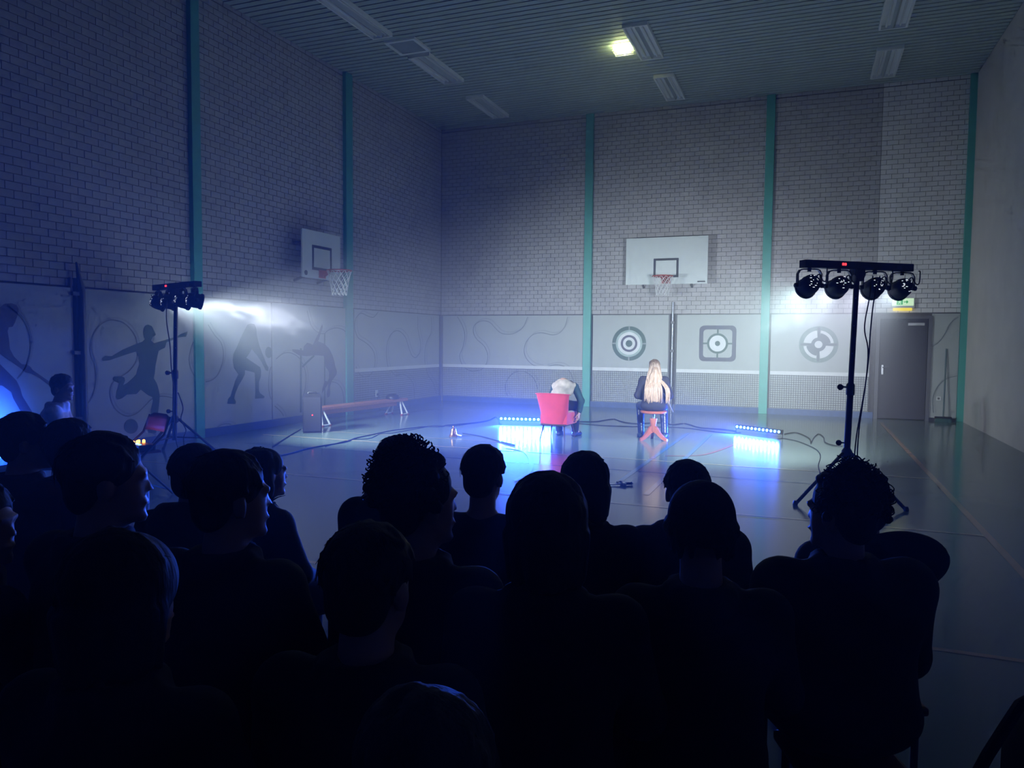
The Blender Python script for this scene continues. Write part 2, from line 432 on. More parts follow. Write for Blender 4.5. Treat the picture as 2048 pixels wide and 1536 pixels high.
# target 3: wheel with cross and quartered fields
c = backp(1637, 689, PO+0.002); R = abs(backp(1677, 689, PO).x-backp(1598, 689, PO).x)/2
ring(c, R*0.77, R, mat('print_grey_green', (0.22, 0.29, 0.27), 0.55), pb4, 'printed_ring')
ring(c, R*0.2, R*0.38, M_print_l, pb4, 'printed_ring'); ring(c, 0, R*0.2, M_net_w, pb4, 'printed_dot', dz=0.002)
for q, (a0, a1) in enumerate(((8, 82), (98, 172), (188, 262), (278, 352))):
    if q in (1, 3): ring(c, R*0.38, R*0.77, M_net_w, pb4, 'printed_quarter', a0, a1)
    else:
        ring(c, R*0.62, R*0.77, M_net_w, pb4, 'printed_quarter', a0, a1); ring(c, R*0.38, R*0.62, M_print_l, pb4, 'printed_quarter', a0, a1)
flat(c, R*1.86, R*0.13, M_print_l, pb4, 'printed_bar', 0.001); flat(c, R*0.13, R*1.86, M_print_l, pb4, 'printed_bar', 0.001)

# side wall pads
pl0, lo, hi = pad_left(0, 149, 720, y0=2.7); L1 = P_l(Z1); L2 = P_l(Z2)
squiggle(L1, [(60,360),(145,430),(200,500),(235,590),(240,700),(220,800),(180,880),(135,935)], 'l', pl0, lo, hi)
printed(L1, [(-10,380),(40,345),(90,340),(130,355),(148,385),(140,430),(120,490),(100,525),(70,530),(60,560),(70,620),(78,700),(110,760),(170,820),(215,825),(240,840),(258,868),(320,910),(400,965),(480,1030),(472,1045),(395,990),(300,920),(245,895),(200,885),(160,850),(90,800),(0,740),(-60,800),(-160,780),(-190,650),(-150,500),(-60,470)], 'l', M_print_d, pl0, 'printed_athlete')
printed(L1, [(-150,790),(0,820),(60,880),(130,950),(160,1010),(175,1070),(200,1110),(250,1190),(290,1300),(240,1310),(150,1170),(105,1090),(90,1040),(20,990),(-100,980),(-190,900)], 'l', M_print_d, pl0, 'printed_athlete')
pl1, lo, hi = pad_left(168, 391, 720)
for s_ in ([(1370,1090),(1310,1075),(1250,1075),(1190,1100),(1140,1150),(1080,1205),(1010,1230),(950,1210),(900,1160),(870,1080),(870,1010),(900,950),(950,920),(1020,870),(1070,800),(1085,720),(1075,630),(1040,560),(980,500),(910,475),(840,480),(770,530),(725,610),(710,700),(720,760),(745,830),(755,920),(745,1010),(720,1090),(670,1150)],
           [(1545,600),(1510,680),(1490,780),(1505,860),(1545,940)]):
    squiggle(L1, s_, 'l', pl1, lo, hi)
printed(L1, [(1165,508),(1195,520),(1215,560),(1228,590),(1205,605),(1190,635),(1215,655),(1300,630),(1400,600),(1420,585),(1478,562),(1475,580),(1465,605),(1440,605),(1400,612),(1310,650),(1300,690),(1250,715),(1240,760),(1225,830),(1218,900),(1210,930),(1235,970),(1250,1020),(1258,1070),(1255,1120),(1245,1200),(1230,1280),(1225,1330),(1235,1355),(1215,1368),(1170,1360),(1168,1340),(1190,1310),(1185,1250),(1190,1180),(1205,1110),(1200,1080),(1170,1065),(1110,1020),(1075,1055),(1000,1060),(960,1090),(925,1100),(912,1080),(920,1030),(935,1000),(938,970),(900,955),(888,935),(900,918),(950,915),(980,925),(985,950),(970,985),(1000,970),(1040,935),(1075,900),(1085,860),(1100,820),(1090,760),(1075,720),(1010,740),(920,770),(860,790),(810,795),(805,775),(830,755),(880,758),(960,710),(1050,670),(1120,645),(1140,625),(1130,580),(1132,540),(1145,518)], 'l', M_print_g, pl1, 'printed_athlete', 0.0006)
printed(L1, [(1032+55*math.cos(a*math.pi/16), 1310+58*math.sin(a*math.pi/16)) for a in range(32)], 'l', M_print_g, pl1, 'printed_ball', 0.0006)
pl2, lo, hi = pad_left(408, 544, 720)
for s_ in ([(1640,510),(1690,590),(1740,650),(1760,730),(1750,820),(1710,910),(1660,950),(1600,962)], [(1630,1390),(1680,1340),(1740,1300),(1800,1290),(1850,1315),(1880,1360)]):
    squiggle(L1, s_, 'l', pl2, lo, hi)
squiggle(L2, [(600,1300),(570,1210),(510,1150),(470,1060),(462,960),(475,860),(520,780),(580,735),(640,733)], 'l', pl2, lo, hi)
printed(L2, [(320,500),(350,505),(365,540),(368,590),(380,640),(390,680),(410,730),(430,780),(445,820),(460,845),(458,875),(440,870),(428,845),(405,800),(370,750),(330,700),(300,750),(285,770),(330,800),(395,845),(402,870),(400,920),(385,960),(385,1030),(395,1050),(430,1075),(425,1088),(355,1093),(358,1040),(358,980),(355,900),(350,885),(275,868),(275,900),(255,940),(225,990),(200,1050),(190,1090),(205,1115),(200,1135),(138,1132),(142,1095),(165,1070),(185,1000),(200,950),(225,900),(190,850),(180,790),(185,740),(215,680),(240,620),(265,570),(280,540),(295,510)], 'l', M_print_g, pl2, 'printed_athlete', 0.0006)
printed(L2, [(463+27*math.cos(a*math.pi/16), 728+44*math.sin(a*math.pi/16)) for a in range(32)], 'l', M_print_g, pl2, 'printed_ball', 0.0006)
pl3, lo, hi = pad_left(545, 694, 720)
for s_ in ([(520,780),(580,735),(640,733),(700,770),(740,840),(757,920),(750,1010),(735,1080)], [(765,400),(775,440),(800,520),(850,570),(900,580),(930,555),(990,535),(1050,550),(1090,592)], [(600,1300),(570,1210),(510,1150)], [(950,958),(1000,970),(1035,1010),(1053,1080),(1053,1150),(1030,1210)]):
    squiggle(L2, s_, 'l', pl3, lo, hi)
printed(L2, [(885,505),(888,530),(872,580),(852,640),(905,662),(940,700),(965,750),(980,800),(985,830),(1000,880),(995,905),(960,950),(945,1000),(947,1040),(942,1075),(925,1084),(920,1055),(930,1010),(930,975),(905,1015),(882,1050),(886,1010),(903,950),(925,958),(938,930),(938,885),(925,858),(915,850),(905,800),(895,755),(830,750),(760,758),(700,750),(650,720),(648,703),(690,706),(735,713),(740,680),(765,652),(790,658),(810,668),(830,630),(855,580),(872,530)], 'l', M_print_d, pl3, 'printed_athlete', 0.0006)
ribbon(L2, [(716,695),(716,900),(716,1250)], 0.05, 'l', M_print_g, pl3, lo, hi, 'printed_bar')
ribbon(L2, [(904,582),(904,900),(904,1215)], 0.03, 'l', M_print_g, pl3, lo, hi, 'printed_bar')
ribbon(L2, [(728,842),(770,800),(822,752)], 0.04, 'l', M_print_g, pl3, lo, hi, 'printed_bar')
pl4, lo, hi = pad_left(709, 879, 720)
for s_ in ([(1330,400),(1290,450),(1240,440),(1190,420),(1150,460),(1142,540),(1165,610),(1210,640),(1260,680),(1295,740),(1298,830),(1270,900),(1220,920),(1180,900),(1150,840)],
           [(1420,880),(1400,830),(1390,740),(1400,640),(1440,570),(1490,560),(1540,610),(1565,690),(1590,750),(1620,768),(1650,730),(1660,660),(1640,560),(1637,440)],
           [(1742,450),(1745,560),(1710,640),(1693,720),(1695,820),(1720,910),(1760,970),(1780,1050)], [(1420,860),(1460,910),(1520,900),(1570,930),(1605,990),(1610,1090)]):
    squiggle(L2, s_, 'l', pl4, lo, hi)
netprint('l', lo, hi, pl4)

# ------------------------------------------------------------------ court lines (painted strips on the floor)
M_cream = mat('line_cream', (0.50, 0.43, 0.30), 0.15, var=0.08, scale=4)
M_orange = mat('line_orange', (0.42, 0.27, 0.17), 0.15, var=0.08, scale=4)
M_lblue = mat('line_blue', (0.06, 0.22, 0.42), 0.15, var=0.08, scale=4)
M_lred = mat('line_red', (0.40, 0.09, 0.08), 0.15, var=0.08, scale=4)
M_ldark = mat('line_dark', (0.03, 0.035, 0.05), 0.15, var=0.08, scale=4)
_lz = [0.0016]
def court_line(pts, w, m, smooth=False):
    P = [Vector((p.x, p.y, 0)) for p in pts]
    if smooth: P = smoothline(P, 6)
    vs_, fs = [], []; z = _lz[0]; _lz[0] += 0.00012
    for i, p in enumerate(P):
        t = (P[min(i+1, len(P)-1)]-P[max(i-1, 0)]).normalized(); u = Vector((-t.y, t.x, 0))
        for q in (p-u*w/2, p+u*w/2): vs_.append((q.x, q.y, z))
    k = len(P)
    for i in range(k-1): fs.append((2*i, 2*i+1, 2*i+3, 2*i+2))
    vs_ += [(a, b, -0.001) for a, b, _ in vs_]; fs += [tuple(2*k+j for j in reversed(f)) for f in fs]
    return MB().add(vs_, fs).build('painted_line', m, floor)
ya = floorp(1337, 923).y; yb = floorp(1475, 1028).y; yc = floorp(1950, 1309).y
xr = floorp(1960, 1056).x
court_line([Vector((-LW+0.6, ya, 0)), Vector((xr, ya, 0))], 0.05, M_cream)
court_line([Vector((-LW+0.6, yb, 0)), Vector((xr, yb, 0))], 0.045, M_cream)
court_line([Vector((-4, yc, 0)), Vector((RW, yc, 0))], 0.045, M_orange)
court_line([Vector((xr, 1.2, 0)), Vector((xr, DB-0.9, 0))], 0.06, M_orange)
y2 = floorp(1270, 942).y; court_line([Vector((-LW+1, y2, 0)), Vector((xr-0.5, y2, 0))], 0.02, M_lblue)
y3 = floorp(705, 866).y; court_line([Vector((-LW+0.5, y3, 0)), Vector((-LW+4.6, y3, 0))], 0.03, M_cream)
court_line([floorp(1376, 866), floorp(1235, 966)], 0.06, M_lblue)
court_line([floorp(1422, 868), floorp(1292, 990)], 0.06, M_lblue)
court_line([floorp(1330, 912), floorp(1395, 911), floorp(1432, 903), floorp(1473, 886), floorp(1480, 874)], 0.04, M_lred, True)
court_line([floorp(1010, 896), floorp(1045, 902), floorp(1058, 912), floorp(1063, 927), floorp(1056, 945), floorp(1030, 962)], 0.06, M_ldark, True)
court_line([floorp(800, 826), floorp(905, 817), floorp(1000, 822)], 0.03, M_cream, True)

# ------------------------------------------------------------------ door, sign, socket, broom
xa, xb = backp(1747, 800).x, backp(1858, 800).x
zt = backp(1800, 632).z
door = struct(empty('door_1', ((xa+xb)/2, DB, 0)), 'dark grey door with steel lever handle in a grey frame')
w = xb-xa
fb = MB().box((-w/2+0.035, -0.03, zt/2), (0.07, 0.10, zt)).box((w/2-0.035, -0.03, zt/2), (0.07, 0.10, zt)).box((0, -0.03, zt-0.03), (w-0.14, 0.10, 0.06))
fb.build('door_frame', M_doorf, door)
leaf = MB().bevbox((0, -0.02, (zt-0.06)/2+0.005), (w-0.15, 0.05, zt-0.075), 0.004).build('door_leaf', M_door, door)
hd = MB().bevbox((-w/2+0.14, -0.05, 1.02), (0.04, 0.012, 0.2), 0.004)
hd.tube([(-w/2+0.14, -0.05, 1.07), (-w/2+0.14, -0.10, 1.07), (-w/2+0.26, -0.10, 1.07)], 0.01)
hd.build('lever_handle', M_steel, leaf)
MB().bevbox((0.22, -0.065, zt-0.17), (0.3, 0.05, 0.06), 0.006).tube([(0.1, -0.07, zt-0.11), (-0.15, -0.08, zt-0.075), (0.05, -0.06, zt-0.05)], 0.008).build('door_closer', M_steel, leaf)

M_exw = mat('exit_face', (0.85, 0.95, 0.85), 0.5, emit=(0.62, 0.95, 0.45), estr=0.9)
M_exg = mat('exit_green', (0.02, 0.4, 0.12), 0.5, emit=(0.01, 0.42, 0.10), estr=0.7)
M_exy = mat('exit_lens', (0.9, 0.8, 0.1), 0.4, emit=(1.0, 0.72, 0.04), estr=1.0, lightsrc=True)
ec = backp(1806, 606, 0.1)
sign = tag(empty('exit_sign', (ec.x, DB, ec.z)), 'lit green and white emergency exit sign above the dark door', 'exit sign')
MB().bevbox((0, -0.05, 0), (0.42, 0.09, 0.2), 0.008).build('housing', M_white, sign)
MB().box((0, -0.097, 0.02), (0.39, 0.006, 0.15)).build('sign_face', M_exw, sign)
pic = MB().box((-0.06, -0.102, 0.02), (0.11, 0.004, 0.11)).box((0.04, -0.102, 0.02), (0.05, 0.004, 0.02))
pic.prism([Vector((0.06, -0.102, -0.02)), Vector((0.06, -0.102, 0.06)), Vector((0.10, -0.102, 0.02))], (0, -0.003, 0))
pic.build('pictogram', M_exg, sign)
man_ = MB().lathe([(0.011, -0.003), (0.011, 0.003)], 12, (-0.052, -0.106, 0.058), rotx(math.pi/2))
man_.tube([(-0.055, -0.106, 0.042), (-0.062, -0.106, 0.012)], 0.009, 6).tube([(-0.062, -0.106, 0.012), (-0.04, -0.106, -0.004), (-0.045, -0.106, -0.03)], 0.006, 6)
man_.tube([(-0.062, -0.106, 0.012), (-0.075, -0.106, -0.012), (-0.095, -0.106, -0.016)], 0.006, 6).tube([(-0.055, -0.106, 0.036), (-0.035, -0.106, 0.018), (-0.025, -0.106, 0.026)], 0.005, 6).tube([(-0.057, -0.106, 0.036), (-0.08, -0.106, 0.03), (-0.085, -0.106, 0.012)], 0.005, 6)
man_.build('running_figure', M_exw, sign)
MB().prism([Vector((-0.17, -0.02, -0.1)), Vector((-0.17, -0.095, -0.1)), Vector((-0.17, -0.07, -0.155)), Vector((-0.17, -0.02, -0.155))], (0.34, 0, 0)).build('down_light_lens', M_exy, sign)

def socket(c, wall, nm, lab):
    t = tag(empty(nm, c), lab, 'socket')
    if wall == 'b':
        MB().bevbox((0, -0.008, 0), (0.085, 0.016, 0.085), 0.004).build('cover', M_white, t)
        MB().lathe([(0.022, -0.001), (0.02, 0.001)], 16, (0, -0.017, 0), rotx(math.pi/2)).build('recess', mat('socket_dark', (0.1, 0.1, 0.1)), t)
    else:
        MB().bevbox((0.008, 0, 0), (0.016, 0.085, 0.15), 0.004).build('cover', M_white, t)
        MB().bevbox((0.03, 0, -0.02), (0.04, 0.04, 0.05), 0.008).build('plug', M_black, t)
    return t
socket(backp(1877, 797, PT-0.006), 'b', 'wall_socket', 'white wall socket on the narrow pad beside the broom')
sl = leftp(753, 787, PT-0.006)
socket(sl, 'l', 'wall_socket', 'white wall socket with black plug above the bench')
fl0 = Vector((-LW+0.10, sl.y+0.05, 0.006))
tag(MB().tube(smoothline([sl+Vector((0.045, 0, -0.03)), sl+Vector((0.07, 0.01, -0.12)), Vector((-LW+0.07, sl.y+0.02, 0.3)), Vector((-LW+0.09, sl.y+0.03, 0.05)), fl0+Vector((0.08, 0.1, 0)), fl0+Vector((0.3, 0.35, 0))]), 0.006, 6).build('power_cable', M_cable, None, True), 'black cable hanging from the wall socket behind the bench', 'cable')

br_f = backp(1886, 838, 0.16)
broom = tag(empty('broom', (br_f.x, DB-0.17, 0)), 'dark floor broom leaning on the pad by the door', 'broom')
tp = backp(1893, 698, PT+0.02)
MB().tube([(0, 0, 0.09), (tp.x-br_f.x, 0.17-PT-0.01, tp.z)], 0.014, 8).build('broom_handle', mat('broom_pole', (0.10, 0.16, 0.17), 0.5), broom, True)
MB().bevbox((0, 0, 0.085), (0.3, 0.06, 0.04), 0.008).build('broom_head', M_black, broom)
MB().box((0, 0, 0.033), (0.3, 0.07, 0.066), taper=0.85).build('bristles', mat('bristle', (0.05, 0.12, 0.11), 0.9, scale=90, bump=0.6), broom)

# ------------------------------------------------------------------ net posts on rails against the walls
def rail_back(xc, ytop, lab):
    c = backp(xc, 700, 0.06); z1 = backp(xc, ytop, 0.06).z
    t = tag(empty('net_post', (c.x, DB, 0)), lab, 'net post')
    MB().box((-0.075, -0.02, 1.1), (0.025, 0.05, 2.2)).build('rail', M_doorf, t); MB().box((0.075, -0.02, 1.1), (0.025, 0.05, 2.2)).build('rail', M_doorf, t)
    MB().tube([(0, -0.05, 0), (0, -0.05, z1)], 0.026, 12).build('tube', mat('post_metal', (0.32, 0.34, 0.38), 0.35, 0.7), t, True)
    for z in (0.5, 1.35, 2.0): MB().bevbox((0, -0.05, z), (0.09, 0.07, 0.06), 0.006).build('bracket', M_doorf, t)
    return t
rail_back(1344, 604, 'slim metal net post on wall rails between the two target pads')
c = leftp(158, 720, 0.06); z1 = leftp(153, 524, 0.06).z
t = tag(empty('net_post', (-LW, c.y, 0)), 'tall dark net post on rails between the hockey and football pads', 'net post')
for dy in (-0.07, 0.0): MB().box((0.02, dy, 1.15), (0.05, 0.022, 2.3)).build('rail', M_doorf, t)
MB().tube([(0.07, 0.05, 0), (0.07, 0.05, z1-0.35), (0.07, 0.02, z1-0.2), (0.07, -0.01, z1)], [0.045, 0.045, 0.03, 0.012], 12).build('tube', mat('post_dark', (0.10, 0.11, 0.14), 0.4, 0.5), t, True)
for z in (0.5, 1.35, 2.1): MB().bevbox((0.05, 0, z), (0.07, 0.16, 0.05), 0.006).build('bracket', M_doorf, t)

# ------------------------------------------------------------------ basketball boards
M_board = mat('board_white', (0.70, 0.75, 0.74), 0.45, var=0.03)
M_mark = mat('board_mark', (0.05, 0.06, 0.08), 0.5)
M_rim = mat('rim_red', (0.50, 0.06, 0.05), 0.4)
M_string = mat('net_cord', (0.75, 0.75, 0.75), 0.8)
def hoop(w, h, loc, rz, off, sq, rimx, lab, netlen=0.42, decal=1):
    """board centre at loc, front faces local -Y; off = gap to the wall"""
    t = tag(empty('basketball_hoop', loc, rz), lab, 'basketball hoop')
    bd = MB().bevbox((0, 0, 0), (w, 0.03, h), 0.004).build('backboard', M_board, t)
    zb = -h/2+0.15
    s0, s1, lw = sq
    mk = MB().box((0, -0.0165, zb+s1-lw/2), (s0, 0.003, lw)).box((0, -0.0165, zb+lw/2), (s0, 0.003, lw)).box((-s0/2+lw/2, -0.0165, zb+s1/2), (lw, 0.003, s1-2*lw)).box((s0/2-lw/2, -0.0165, zb+s1/2), (lw, 0.003, s1-2*lw))
    mk.build('target_square', M_mark, bd)
    if decal == 1: MB().box((w/2-0.13, -0.0165, -h/2+0.045), (0.17, 0.003, 0.03)).build('maker_label', M_mark, bd)
    else: MB().lathe([(0.045, -0.002), (0.045, 0.002)], 20, (-w/2+0.10, -0.0165, -h/2+0.08), rotx(math.pi/2)).build('maker_label', M_mark, bd)
    for sx in (-1, 1):
        MB().tube([(sx*w*0.3, 0.01, h*0.25), (sx*w*0.3, off, h*0.25)], 0.025, 8).build('wall_bracket', M_doorf, t)
        MB().tube([(sx*w*0.3, 0.01, -h*0.42), (sx*w*0.3, off, -h*0.55)], 0.025, 8).build('wall_bracket', M_doorf, t)
    zr = zb; R_ = 0.225; yc_ = -0.015-0.15-R_
    rim = MB().tube([(R_*math.cos(a), yc_+R_*math.sin(a), zr) for a in np.linspace(0, 2*math.pi, 28, endpoint=False)], 0.011, 8, closed=True).build('rim', M_rim, t, True)
    brk = MB().box((0, -0.02, zr-0.06), (0.2, 0.012, 0.15)).box((0, -0.10, zr-0.01), (0.18, 0.16, 0.012))
    brk.prism([Vector((-0.05, -0.02, zr-0.13)), Vector((-0.05, -0.19, zr-0.01)), Vector((-0.05, -0.02, zr-0.01))], (0.008, 0, 0)).prism([Vector((0.05, -0.02, zr-0.13)), Vector((0.05, -0.19, zr-0.01)), Vector((0.05, -0.02, zr-0.01))], (-0.008, 0, 0))
    brk.build('rim_bracket', M_rim, t)
    nb = MB(); n = 12; lev = 6
    rad = lambda k: R_*(1-0.42*(k/lev)**0.7)
    for k in range(n):
        for sgn in (1, -1):
            pts = []
            for j in range(lev+1):
                a = 2*math.pi*(k+0.5*sgn*j)/n; pts.append((rad(j)*math.cos(a), yc_+rad(j)*math.sin(a), zr-netlen*j/lev))
            nb.tube(pts, 0.0055, 4)
    nb.build('hoop_net', M_string, t)
    return t
c0 = backp(1253, 478, 0.25); c1 = backp(1417, 472, 0.25); c2 = backp(1415, 566, 0.25)
hoop(c1.x-c0.x, (c0.z+c1.z)/2-c2.z+0.02, ((c0.x+c1.x)/2, DB-0.25, ((c0.z+c1.z)/2+c2.z)/2), 0, 0.25, (0.56, 0.43, 0.05), 0, 'white basketball board with red rim on the end wall above the targets')
a0 = leftp(603, 456, 0.35); a1 = leftp(679, 473, 0.35); a2 = leftp(602, 553, 0.35)
hoop(a1.y-a0.y, a0.z-a2.z, (-LW+0.35, (a0.y+a1.y)/2, (a0.z+a2.z)/2), math.pi/2, 0.35, (0.6, 0.45, 0.05), 0, 'smaller white basketball board with red rim on the side wall', 0.45, 2)

# ------------------------------------------------------------------ ceiling fixtures
M_lum = mat('luminaire_white', (0.88, 0.90, 0.90), 0.35, var=0.05)
M_lumin = mat('luminaire_inner', (0.5, 0.55, 0.56), 0.35, 0.0, var=0.08)
LUMS = [
    ([(740, 68), (785, 66), (660, 0)], 'unlit ceiling light nearest the air vent, cut by the top of the picture'),
    ([(888, 163), (928, 158), (818, 110)], 'unlit ceiling light just beyond the square air vent'),
    ([(985, 232), (1018, 229), (932, 193)], 'unlit ceiling light furthest along the side wall row'),
    ([(1282, 115), (1327, 108), (1243, 49)], 'unlit ceiling light beside the glowing emergency lamp'),
    ([(1333, 197), (1370, 192), (1303, 151)], 'unlit ceiling light between the emergency lamp and the end wall'),
    ([(1758, 50), (1815, 47), (1765, 0)], 'dim unlit ceiling light above the right lamp stand, cut by the top of the picture'),
    ([(1741, 151), (1790, 147), (1757, 95)], 'dim unlit ceiling light in front of the pale brick above the door'),
]
for p_, l_ in LUMS:
    a, b, c_ = [ceilp(*q) for q in p_]
    # far edge a-b (along x), c_ gives the near end
    wv_ = abs(b.x-a.x); far = max(a.y, b.y); near = c_.y if p_[2][1] > 0 else far-1.7
    x0 = min(a.x, b.x)
    t = tag(empty('ceiling_light', (x0+wv_/2, (far+near)/2, HC)), l_, 'ceiling light', 'unlit ceiling lights')
    w_, ln = wv_, far-near
    MB().box((-w_/2+0.015, 0, -0.03), (0.03, ln, 0.07)).box((w_/2-0.015, 0, -0.03), (0.03, ln, 0.07)).box((0, -ln/2+0.015, -0.03), (w_-0.06, 0.03, 0.07)).box((0, ln/2-0.015, -0.03), (w_-0.06, 0.03, 0.07)).box((0, 0, 0.0), (w_-0.06, ln-0.06, 0.012)).build('housing', M_lum, t)
    for sx in (-1, 1): MB().tube([(sx*w_*0.24, -ln/2+0.06, -0.03), (sx*w_*0.24, ln/2-0.06, -0.03)], 0.016, 10).build('fluorescent_tube', M_white, t, True)
    MB().prism([Vector((-0.04, -ln/2+0.03, -0.007)), Vector((0.04, -ln/2+0.03, -0.007)), Vector((0, -ln/2+0.03, -0.07))], (0, ln-0.06, 0)).build('reflector', M_lumin, t)
# square air vent
v0 = ceilp(775, 82); v1 = ceilp(858, 98); vc = ceilp(815, 91)
vent = tag(empty('air_vent', (vc.x, vc.y, HC)), 'square slatted air vent set in the ceiling between two lights', 'air vent')
S = 0.62
MB().box((-S/2+0.03, 0, -0.015), (0.06, S, 0.04)).box((S/2-0.03, 0, -0.015), (0.06, S, 0.04)).box((0, -S/2+0.03, -0.015), (S-0.12, 0.06, 0.04)).box((0, S/2-0.03, -0.015), (S-0.12, 0.06, 0.04)).build('frame', M_lum, vent)
for k in range(8): MB().box((0, -0.22+k*0.063, -0.012), (S-0.12, 0.05, 0.006), rotx(-0.7)).build('slat', M_lumin, vent)
# emergency lamp
e0 = ceilp(1246, 92)
emg = tag(empty('emergency_lamp', (e0.x, e0.y, HC)), 'small glowing yellowish emergency lamp in a wire guard on the ceiling', 'lamp')
MB().bevbox((0, 0, -0.045), (0.26, 0.26, 0.08), 0.015).build('diffuser', mat('emergency_diffuser', (0.9, 0.9, 0.6), 0.4, emit=(0.85, 0.95, 0.40), estr=38.0, lightsrc=True), emg)
MB().lathe([(0.05, -0.004), (0.05, 0.004)], 16, (0, 0, -0.088)).build('lamp_cap', mat('emergency_core', (1, 1, 0.8), 0.4, emit=(1, 1, 0.6), estr=40), emg)
gd = MB()
for k in range(5):
    gd.tube([(-0.16, -0.13+k*0.065, 0), (-0.16, -0.13+k*0.065, -0.12), (0.16, -0.13+k*0.065, -0.12), (0.16, -0.13+k*0.065, 0)], 0.004, 5)
gd.tube([(0, -0.16, 0), (0, -0.16, -0.12), (0, 0.16, -0.12), (0, 0.16, 0)], 0.004, 5)
gd.build('wire_guard', M_lum, emg)

# ------------------------------------------------------------------ stage lamps on T-bar stands
M_lens = mat('lamp_lens', (0.9, 0.9, 0.9), 0.2, emit=(0.9, 0.95, 1.0), estr=30)
M_leak = mat('lamp_vent_glow', (0.9, 0.9, 0.9), 0.2, emit=(0.85, 0.9, 1.0), estr=1.6)
M_led7 = mat('red_display', (0.5, 0.02, 0.02), 0.4, emit=(1.0, 0.03, 0.04), estr=4)
M_par = mat('par_black', (0.010, 0.010, 0.012), 0.6, var=0.2)
BAR_L = 1.25
def par_light(loc, rz, tilt, lab, colr, seed, grp, cone=84):
    """beam along local +Y tilted down; loc = bolt under the bar"""
    t = tag(empty('par_light', loc, rz), lab, 'stage light', grp)
    rt = rotx(-tilt); piv = Vector((0, 0, -0.16))
    ax = rt @ rotx(-math.pi/2)       # lathe z axis -> +Y beam
    R0 = 0.094
    body = MB().lathe([(0.0, -0.10), (0.060, -0.10), (0.078, -0.085), (0.088, -0.05), (R0, -0.02), (R0, 0.06), (R0+0.008, 0.065), (R0+0.008, 0.09), (R0-0.006, 0.09), (R0-0.008, 0.07), (0, 0.07)], 20, piv, ax).build('lamp_body', M_par, t, True)
    MB().lathe([(0.0, 0.073), (R0-0.012, 0.073), (R0-0.012, 0.077), (0, 0.077)], 20, piv, ax).build('lens', M_lens, t)
    rnd = random.Random(seed); lk = MB()
    for k in range(13):
        a = rnd.uniform(0, 6.28); rr = rnd.uniform(0.012, 0.074)
        zz = -0.1005 if rr < 0.060 else -0.1005+(rr-0.060)*0.83
        p = Vector((rr*math.cos(a), rr*math.sin(a), zz-0.001)); lk.box(piv+ax @ p, (rnd.choice((0.006, 0.012, 0.018)), 0.003, 0.004), ax @ rotx(math.pi/2))
    o = lk.build('vent_glow', M_leak, t); o['kind'] = 'stuff'
    yk = MB(); W = R0+0.022
    pts = [(-W, 0, -0.175), (-W, 0, -0.05), (-W+0.02, 0, -0.015), (-W+0.05, 0, -0.006), (W-0.05, 0, -0.006), (W-0.02, 0, -0.015), (W, 0, -0.05), (W, 0, -0.175)]
    for i in range(len(pts)-1):
        a = Vector(pts[i]); b = Vector(pts[i+1]); d = b-a; ang = math.atan2(d.x, d.z); yk.box((a+b)/2, (0.011, 0.04, d.length+0.006), roty(ang))
    yk.build('yoke', M_blackm, t)
    for sx in (-1, 1):
        MB().lathe([(0.012, 0), (0.024, 0.008), (0.024, 0.028), (0.014, 0.034)], 10, (sx*(W-0.004), 0, -0.16), roty(sx*math.pi/2)).build('tilt_knob', M_black, t)
    MB().lathe([(0.018, -0.03), (0.018, 0.02)], 10, (0, 0, 0)).build('bolt', M_blackm, t)
    MB().tube(smoothline([(0.02, -0.08, -0.10), (0.05, -0.10, -0.06), (0.10, -0.08, -0.12), (0.15, -0.04, -0.11), (0.165, -0.02, 0.0), (0.16, 0, 0.012)]), 0.006, 6).build('cable', M_cable, t, True)
    sd = bpy.data.lights.new('par_beam', 'SPOT'); sd.energy = PAR_W; sd.color = colr; sd.spot_size = math.radians(cone); sd.spot_blend = 1.0; sd.shadow_soft_size = 0.06
    so = bpy.data.objects.new('par_beam', sd); COL.objects.link(so); so.parent = t
    dirv = rt @ Vector((0, 1, 0)); so.location = piv+dirv*0.14
    so.rotation_euler = dirv.to_track_quat('-Z', 'Y').to_euler()
    return t
